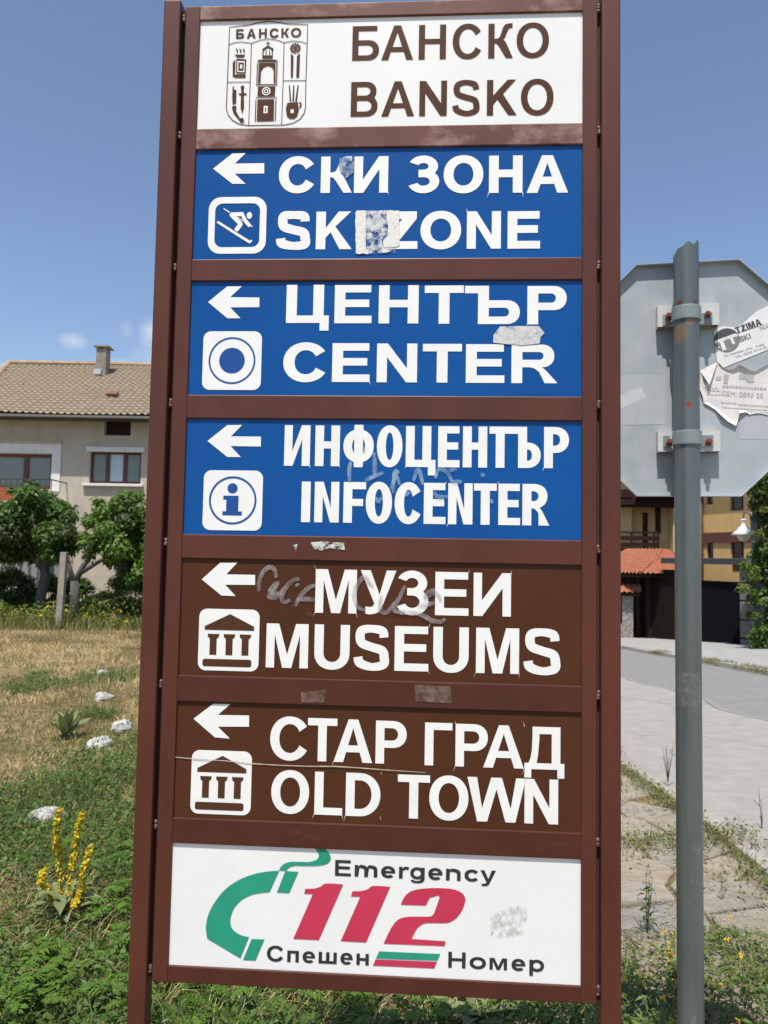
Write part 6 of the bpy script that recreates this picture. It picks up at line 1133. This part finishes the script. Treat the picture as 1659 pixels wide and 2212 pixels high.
pillarm = pm('rough_stone_block', (.17, .165, .15), (.11, .107, .098), 6, rough=.9, bmp=.8, bscale=18, bdist=.03)
winglass = pm('dark_window', (.012, .01, .01), (.02, .016, .014), 2, rough=.15)
class Front:                              # a vertical wall plane seen at px, d metres ahead; local X runs along it to the right
    def __init__(s, px, d, ang, name=None, label=None, cat=None, group=None):
        o_ = at(px, 1300, d); s.o = Vector((o_.x, o_.y, 0)); s.ux = Vector((math.cos(ang), math.sin(ang), 0)); s.n = Vector((-s.ux.y, s.ux.x, 0)); s.ang = ang
        if name: s.root = thing(name, label, cat, s.o, ang, group)
    def uv(s, px, py):
        d = ray(px, py); e = Vector((0, 0, EYE)); t = (s.o-e).dot(s.n)/d.dot(s.n); p = e+d*t; return (p-s.o).dot(s.ux), p.z
    def box(s, x0, x1, y0, y1, mats, name, out0=0, out1=.05, parent=None, bevel=0):   # photo box on the plane
        u0, za = s.uv(x0, (y0+y1)/2); u1, _ = s.uv(x1, (y0+y1)/2); xm = (x0+x1)/2; zt_, zb_ = s.uv(xm, y0)[1], s.uv(xm, y1)[1]
        b = MB(); b.box(min(u0, u1), max(u0, u1), -out1, -out0, zb_, zt_); return b.build(name, mats, parent or s.root, bevel=bevel)
GA = R(-69)
# ochre house on the right
FR = Front(1540, 32.5, GA, 'apartment_house', 'ochre house with brown wooden bands behind the dark gate', 'house')
u0 = FR.uv(1508, 1200)[0]; u1 = FR.uv(1690, 1200)[0]; zbase = -2.4; ztp = FR.uv(1540, 960)[1]
wins = [(1577, 1606, 1069, 1103), (1525, 1540, 1069, 1090), (1526, 1541, 1172, 1214), (1578, 1607, 1170, 1236)]
hl = []
for x0, x1, y0, y1 in wins:
    a, _ = FR.uv(x0, (y0+y1)/2); c_, _ = FR.uv(x1, (y0+y1)/2); hl.append((a, c_, FR.uv((x0+x1)/2, y1)[1], FR.uv((x0+x1)/2, y0)[1]))
b = wall_holes(u0, u1, zbase, ztp, hl, .25); b.add([(u0, 0, zbase), (u0, 8, zbase), (u0, 8, ztp), (u0, 0, ztp), (u1, 0, zbase), (u1, 8, zbase), (u1, 8, ztp), (u1, 0, ztp)], [(0, 3, 2, 1), (4, 5, 6, 7), (1, 2, 6, 5)]); b.build('wall', ochre, FR.root)
for h in hl:
    b = MB(); f = .07; b.box(h[0], h[1], .08, .14, h[2], h[2]+f); b.box(h[0], h[1], .08, .14, h[3]-f, h[3]); b.box(h[0], h[0]+f, .081, .139, h[2]+f, h[3]-f); b.box(h[1]-f, h[1], .081, .139, h[2]+f, h[3]-f); b.box((h[0]+h[1])/2+.12, (h[0]+h[1])/2+.2, .079, .141, h[2]+f, h[3]-f); w = b.build('window', brownwood, FR.root)
    b = MB(); b.box(h[0]+.02, h[1]-.02, .11, .118, h[2]+.02, h[3]-.02); b.build('pane', winglass, w)
zb0, zb1 = FR.uv(1560, 1172)[1], FR.uv(1560, 1150)[1]; b = MB(); b.box(FR.uv(1521, 1160)[0], u1, -.07, -.002, zb0, zb1); b.build('wooden_band', brownwood, FR.root)
b = MB(); x_ = FR.uv(1519, 1160)[0]; b.tube([(x_, -.09, zbase), (x_, -.09, ztp)], .075, 8); b.build('downpipe', brownwood, FR.root, smooth=True)
b = MB(); b.add([(u0-.6, -.8, ztp), (u1+.6, -.8, ztp), (u1+.6, 8.6, ztp), (u0-.6, 8.6, ztp), (u0+2, 4, ztp+2.2), (u1-2, 4, ztp+2.2)], [(0, 1, 5, 4), (1, 2, 5), (2, 3, 4, 5), (3, 0, 4), (0, 3, 2, 1)]); b.build('roof', redtile, FR.root)
# cream house with balconies on the left
FL = Front(1400, 40, R(-4), 'balcony_house', 'cream house with dark wooden balconies behind the tiled porch', 'house')
u0, u1 = FL.uv(1290, 1200)[0], FL.uv(1443, 1200)[0]; zt2 = FL.uv(1400, 1010)[1]
dh = (*[FL.uv(x, 1150)[0] for x in (1388, 1400)], FL.uv(1394, 1190)[1], FL.uv(1394, 1107)[1]); wh = (*[FL.uv(x, 1120)[0] for x in (1415, 1428)], FL.uv(1421, 1153)[1], FL.uv(1421, 1090)[1])
b = wall_holes(u0, u1, -3.5, zt2, [dh, wh], .25); b.add([(u0, 0, -3.5), (u0, 7, -3.5), (u0, 7, zt2), (u0, 0, zt2)], [(0, 3, 2, 1)]); b.build('wall', cream, FL.root)
for nm, h in (('balcony_door', dh), ('window', wh)):
    b = MB(); b.box(h[0], h[1], .1, .15, h[2], h[3]); w = b.build(nm, darkwood, FL.root); b = MB(); b.box(h[0]+.05, h[1]-.05, .092, .0995, h[2]+.1, h[3]-.08); b.build('pane', winglass, w)
ub = FL.uv(1475, 1200)[0]; b = MB(); b.box(u1, ub, -.9, 6.5, -3.5, zt2); b.build('projecting_wall', cream, FL.root)
ua = FL.uv(1357, 1150)[0]; b = MB(); b.box(u0, ua, -.7, -.002, -3.4, zt2-.01); b.build('bay_wall', cream, FL.root)
z0e, z1e = FL.uv(1400, 1099)[1], FL.uv(1400, 1076)[1]; b = MB(); b.box(u0-.2, ub+.2, -1.5, -.003, z1e-.05, z1e+.3); b.box(u0-.2, u1+.1, -1.1, -.91, z0e, z1e-.051); b.build('eave_beam', darkwood, FL.root)
b = MB(); b.add([(u0-1, -1.9, zt2), (ub+.8, -1.9, zt2), (ub+.8, 8, zt2), (u0-1, 8, zt2), (u0+3, 3, zt2+2.3), (ub-3, 3, zt2+2.3)], [(0, 1, 5, 4), (1, 2, 5), (2, 3, 4, 5), (3, 0, 4), (0, 3, 2, 1)]); b.build('roof', redtile, FL.root)
def balcony(x0, x1, y0, y1, out):
    za, zc_ = FL.uv(1375, y1)[1], FL.uv(1375, y0)[1]; ux0, ux1 = FL.uv(x0, 1170)[0], FL.uv(x1, 1170)[0]
    b = MB(); b.box(ux0, ux1, -out, -.72, za-.14, za); b.build('balcony_floor', darkwood, FL.root); b = MB(); H_ = zc_-za
    for f0, f1 in ((.9, 1), (.45, .72), (.05, .3)): b.box(ux0, ux1, -out, -out+.05, za+H_*f0, za+H_*f1); b.box(ux1-.05, ux1, -out+.05, -.72, za+H_*f0, za+H_*f1)
    k = ux0
    while k <= ux1: b.box(k-.05, k+.05, -out-.01, -out-.001, za, zc_); k += 1.1
    b.box(ux1-.08, ux1+.02, -out-.012, -out+.06, za, zc_+.02); b.build('balcony_railing', darkwood, FL.root)
balcony(1300, 1403, 1151, 1184, 1.7); balcony(1300, 1352, 1072, 1090, 1.9)
# things on the street line: gate, pillar, planked porch
G = Front(1540, 30, GA)
def fthing(name, label, cat, px, py0=1390):
    u, _ = G.uv(px, 1300); q = G.o+G.ux*u; q.z = float(zg(q.x, q.y)); return thing(name, label, cat, q, GA), u, q.z
gate, gu, gz = fthing('sliding_gate', 'very dark metal gate under a long grey steel beam', 'gate', 1545)
x0, x1 = G.uv(1500, 1300)[0]-gu, G.uv(1603, 1300)[0]-gu; ztop = G.uv(1545, 1255)[1]-gz
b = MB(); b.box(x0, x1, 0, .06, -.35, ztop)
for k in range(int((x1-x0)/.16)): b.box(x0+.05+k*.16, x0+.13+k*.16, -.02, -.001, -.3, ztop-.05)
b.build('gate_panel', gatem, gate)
zb0, zb1 = G.uv(1540, 1219)[1]-gz, G.uv(1540, 1208)[1]-gz; xb0, xb1 = G.uv(1438, 1213)[0]-gu, G.uv(1625, 1213)[0]-gu
b = MB(); b.box(xb0, xb1, -.25, .15, zb0, zb1); b.box(xb0, xb1, -.32, .2, zb1, zb1+.04); b.build('steel_beam', steel, gate)
b = MB(); b.box(x0-.3, x0-.02, -.1, .15, -.4, zb0-.001); b.build('gate_post', gatem, gate)
pil, pu, pz = fthing('stone_pillar', 'grey pillar of stacked rough stone blocks beside the ivy', 'pillar', 1610)
pw = abs(G.uv(1603, 1340)[0]-G.uv(1618, 1340)[0])/2; zt_ = G.uv(1610, 1221)[1]-pz; k = 0; z = -.3
while z < zt_-.05:
    h = min(random.uniform(.6, .75), zt_-z); b = MB(); b.box(-pw, pw, -.12, .3, z, z+h-.05); b.build('stone_block', pillarm, pil, bevel=.03); b = MB(); b.box(-pw+.06, pw-.06, -.07, .25, z+h-.05, z+h); b.build('mortar_joint', gatem, pil); z += h
porch, ou2, oz = fthing('tiled_porch', 'dark planked shed with an orange tiled roof on the street', 'shed', 1440)
x0, x1 = G.uv(1325, 1300)[0]-ou2, G.uv(1500, 1300)[0]-ou2; zt_ = G.uv(1430, 1243)[1]-oz
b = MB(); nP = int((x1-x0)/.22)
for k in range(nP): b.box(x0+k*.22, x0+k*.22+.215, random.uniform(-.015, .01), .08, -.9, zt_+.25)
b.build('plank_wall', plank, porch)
for px_ in (1383, 1405): xk = G.uv(px_, 1300)[0]-ou2; b = MB(); b.box(xk-.09, xk+.09, -.14, -.02, -.9, zt_+.1); b.build('timber_post', darkwood, porch)
# hipped roof of barrel tiles
e0, e1 = G.uv(1300, 1240)[0]-ou2, G.uv(1437, 1240)[0]-ou2; V = []; nn, rr_ = 150, 9; us = np.linspace(0, 1, nn); dep = 2.6; rise = G.uv(1400, 1187)[1]-G.uv(1400, 1240)[1]
rows = [((r_+q)/rr_, dz) for r_ in range(rr_) for q, dz in ((0, .05), (.95, 0))]
for t, dz in rows:
    xa, xb = e0+.2, e1-t*1.6; X_ = xa+(xb-xa)*us; V.append(np.stack([X_, np.full(nn, -1.3+dep*t), zt_+.05+rise*1.05*t+dz+.04*np.sin(X_*2*np.pi/.24)], 1))
V = np.concatenate(V); i = (np.arange(len(rows)-1)[:, None]*nn+np.arange(nn-1)).ravel(); F = np.stack([i, i+1, i+nn+1, i+nn], 1)
hip = []; 
for t, dz in rows:
    ya = -1.3+dep*t; Y_ = np.linspace(ya, 3.9-dep*t, 40); hip.append(np.stack([np.full(40, e1-t*1.6), Y_, zt_+.05+rise*1.05*t+dz+.04*np.sin(Y_*2*np.pi/.24)], 1))
o_ = len(V); V = np.concatenate([V]+hip); i = (np.arange(len(rows)-1)[:, None]*40+np.arange(39)).ravel()+o_; F2 = np.stack([i, i+1, i+41, i+40], 1)
npmesh('tiled_roof', V, [F, F2], redtile, porch)
b = MB(); b.box(e0, e1-.1, -1.2, 2.5, zt_-.1, zt_+.02); b.build('roof_boarding', darkwood, porch)
b = MB(); b.tube([(e1-.02, -1.28, zt_+.12), (e1-1.6, 1.3, zt_+.02+rise*1.0)], .07, 8); b.build('hip_tiles', redtile, porch)
wl_, wu, wz = fthing('stone_wall', 'pale mortared stone wall end with a small tiled coping', 'wall', 1356)
H0 = Front(1356, 33.2, R(-14)); cc_ = H0.uv(1356, 1300)
wl_.location = (H0.o.x, H0.o.y, float(zg(H0.o.x, H0.o.y))); wl_.rotation_euler = (0, 0, R(-14)); wz = wl_.location.z
sc = 33.2/1660; b = MB(); b.box(-2.0, .2, 0, .35, -.5, 34*sc+.0); b.build('low_wall', stonew, wl_); b = MB(); b.box(-.22, .22, -.04, .38, -.5, 95*sc); b.build('wall_pier', stonew, wl_)
V = []; us = np.linspace(-2.2, .55, 60)
for t, dz in [(0, .04), (.48, 0), (.5, .04), (1, 0)]: V.append(np.stack([us, np.full(60, -.45+.7*t), 102*sc+.35*t+dz+.035*np.sin(us*2*np.pi/.22)], 1))
V = np.concatenate(V); i = (np.arange(3)[:, None]*60+np.arange(59)).ravel(); npmesh('tiled_coping', V, [np.stack([i, i+1, i+61, i+60], 1)], redtile, wl_)
b = MB(); b.box(-2.1, .45, -.3, .3, 95*sc, 101*sc); b.build('coping_board', darkwood, wl_)

# street lamp
lw = pm('white_enamel', (.72, .74, .76), (.66, .68, .71), 9, rough=.35); lpole = pm('grey_lamp_pole', (.16, .17, .18), (.2, .21, .22), 10, rough=.5); bowl_m = pm('frosted_bowl', (.5, .47, .42), (.45, .42, .37), 8, rough=.25)
LD = 27.0; q = at(1629, 1300, LD); base = Vector((q.x, q.y, float(zg(q.x, q.y))+.1)); lamp = thing('street_lamp', 'white bell shaped street lamp on a thin grey pole by the ivy', 'street lamp', base)
k = LD/1660; zl = lambda py: at(1607, py, LD).z-base.z; hx_ = at(1606, 1140, LD).x-base.x
b = MB(); b.tube([(0, 0, -.3), (0, 0, zl(1230)), (-.06, 0, zl(1130)), (-.1, 0, zl(1112)), (hx_+.12, 0, zl(1105)), (hx_+.02, 0, zl(1109)), (hx_, 0, zl(1121))], [.06, .05, .04, .035, .03, .03, .03], 10); b.build('pole', lpole, lamp, smooth=True)
zt0 = zl(1121); b = MB(); b.lathe([(.001, 0), (.09, -.01), (.1, -.05), (.07, -.07), (.08, -.24), (.16, -.3), (.2, -.36), (.21, -.4), (.3, -.46), (.42, -.56), (.36, -.57), (.001, -.53)], (hx_, 0, zt0), 28); b.build('lamp_shade', lw, lamp, smooth=True)
b = MB(); b.lathe([(.22, -.565), (.215, -.64), (.15, -.74), (.06, -.79), (.001, -.8)], (hx_, 0, zt0), 24); b.build('lamp_bowl', bowl_m, lamp, smooth=True)
# ivy mass on the right
ivy_leaf = leafmat('ivy_leaf', [(.02, .045, .01), (.035, .07, .014), (.05, .09, .016)], .25, .35); ivy_new = leafmat('ivy_new_leaf', [(.1, .17, .02), (.13, .2, .03)], .4)
ID = 25.6; q = at(1648, 1400, ID); base = Vector((q.x, q.y, float(zg(q.x, q.y)))); ivy = thing('ivy_covered_tree', 'tall ivy clad tree at the right edge beside the street lamp', 'tree', base)
bl, bl2 = [], []
for x_, y_, r_ in [(1640, 1010, 22), (1655, 1040, 26), (1632, 1060, 18), (1655, 1085, 26), (1645, 1120, 22), (1662, 1150, 26), (1650, 1175, 24), (1665, 1200, 26), (1648, 1215, 22), (1658, 1245, 26), (1640, 1260, 20), (1655, 1290, 26), (1640, 1310, 20), (1655, 1335, 26), (1642, 1360, 20), (1655, 1385, 24), (1645, 1405, 16), (1690, 1050, 40), (1690, 1130, 40), (1690, 1210, 40), (1690, 1290, 40), (1690, 1370, 40), (1650, 970, 26), (1690, 960, 40), (1624, 1290, 13), (1622, 1330, 12), (1625, 1375, 12), (1628, 1395, 10), (1620, 1250, 12), (1626, 1200, 12), (1628, 1090, 12), (1622, 1045, 12)]:
    bl.append((tuple(at(x_, y_, ID+random.uniform(-.3, .5))-base), r_*ID/1660))
for x_, y_, r_ in [(1604, 1218, 10), (1614, 1228, 13), (1628, 1232, 12), (1600, 1268, 8), (1612, 1273, 10), (1628, 1277, 10), (1640, 1150, 8), (1632, 1330, 9), (1640, 1298, 8), (1628, 1362, 6), (1650, 1060, 9), (1652, 1100, 9), (1646, 1190, 8), (1636, 1245, 8), (1625, 1150, 6)]:
    bl2.append((tuple(at(x_, y_, ID-.5+random.uniform(-.15, .15))-base), r_*ID/1660))
b = MB(); b.tube([(0, .3, -.4), (.1, .3, 2), (0, .4, 4.5), (.2, .4, 6.5)], [.2, .17, .12, .04], 9); b.build('trunk', bark, ivy, smooth=True)
crown(bl, 1500, .16, [ivy_leaf, ivy_leaf, dark_leaf], ivy, 'foliage', .75); crown(bl2, 2000, .14, [ivy_new], ivy, 'young_shoots', .5)
# low wooded hills round the plain, hidden behind the houses from the photograph's place
hv, hf = [], []; NA, NR = 160, 8
for j in range(NR+1):
    for k in range(NA+1):
        a = R(-80+160*k/NA); r_ = 330+j*32; e = math.sin(math.pi*.5*j/NR)
        hgt_ = e*(13+7*math.sin(a*3.1+1)+4*math.sin(a*8.3)+2.2*math.sin(a*23+j))*min(1, .35+abs(a)*.9+.2)
        hv.append((r_*math.sin(a), r_*math.cos(a), hgt_-5))
hf = [(j*(NA+1)+k, j*(NA+1)+k+1, (j+1)*(NA+1)+k+1, (j+1)*(NA+1)+k) for j in range(NR) for k in range(NA)]
b = MB(); b.add(hv, [f[::-1] for f in hf]); o = b.build('hills', pm('wooded_hill', (.03, .05, .02), (.055, .075, .03), .06, rough=.95, bmp=1, bscale=.3, bdist=3), smooth=True); o['kind'] = 'structure'
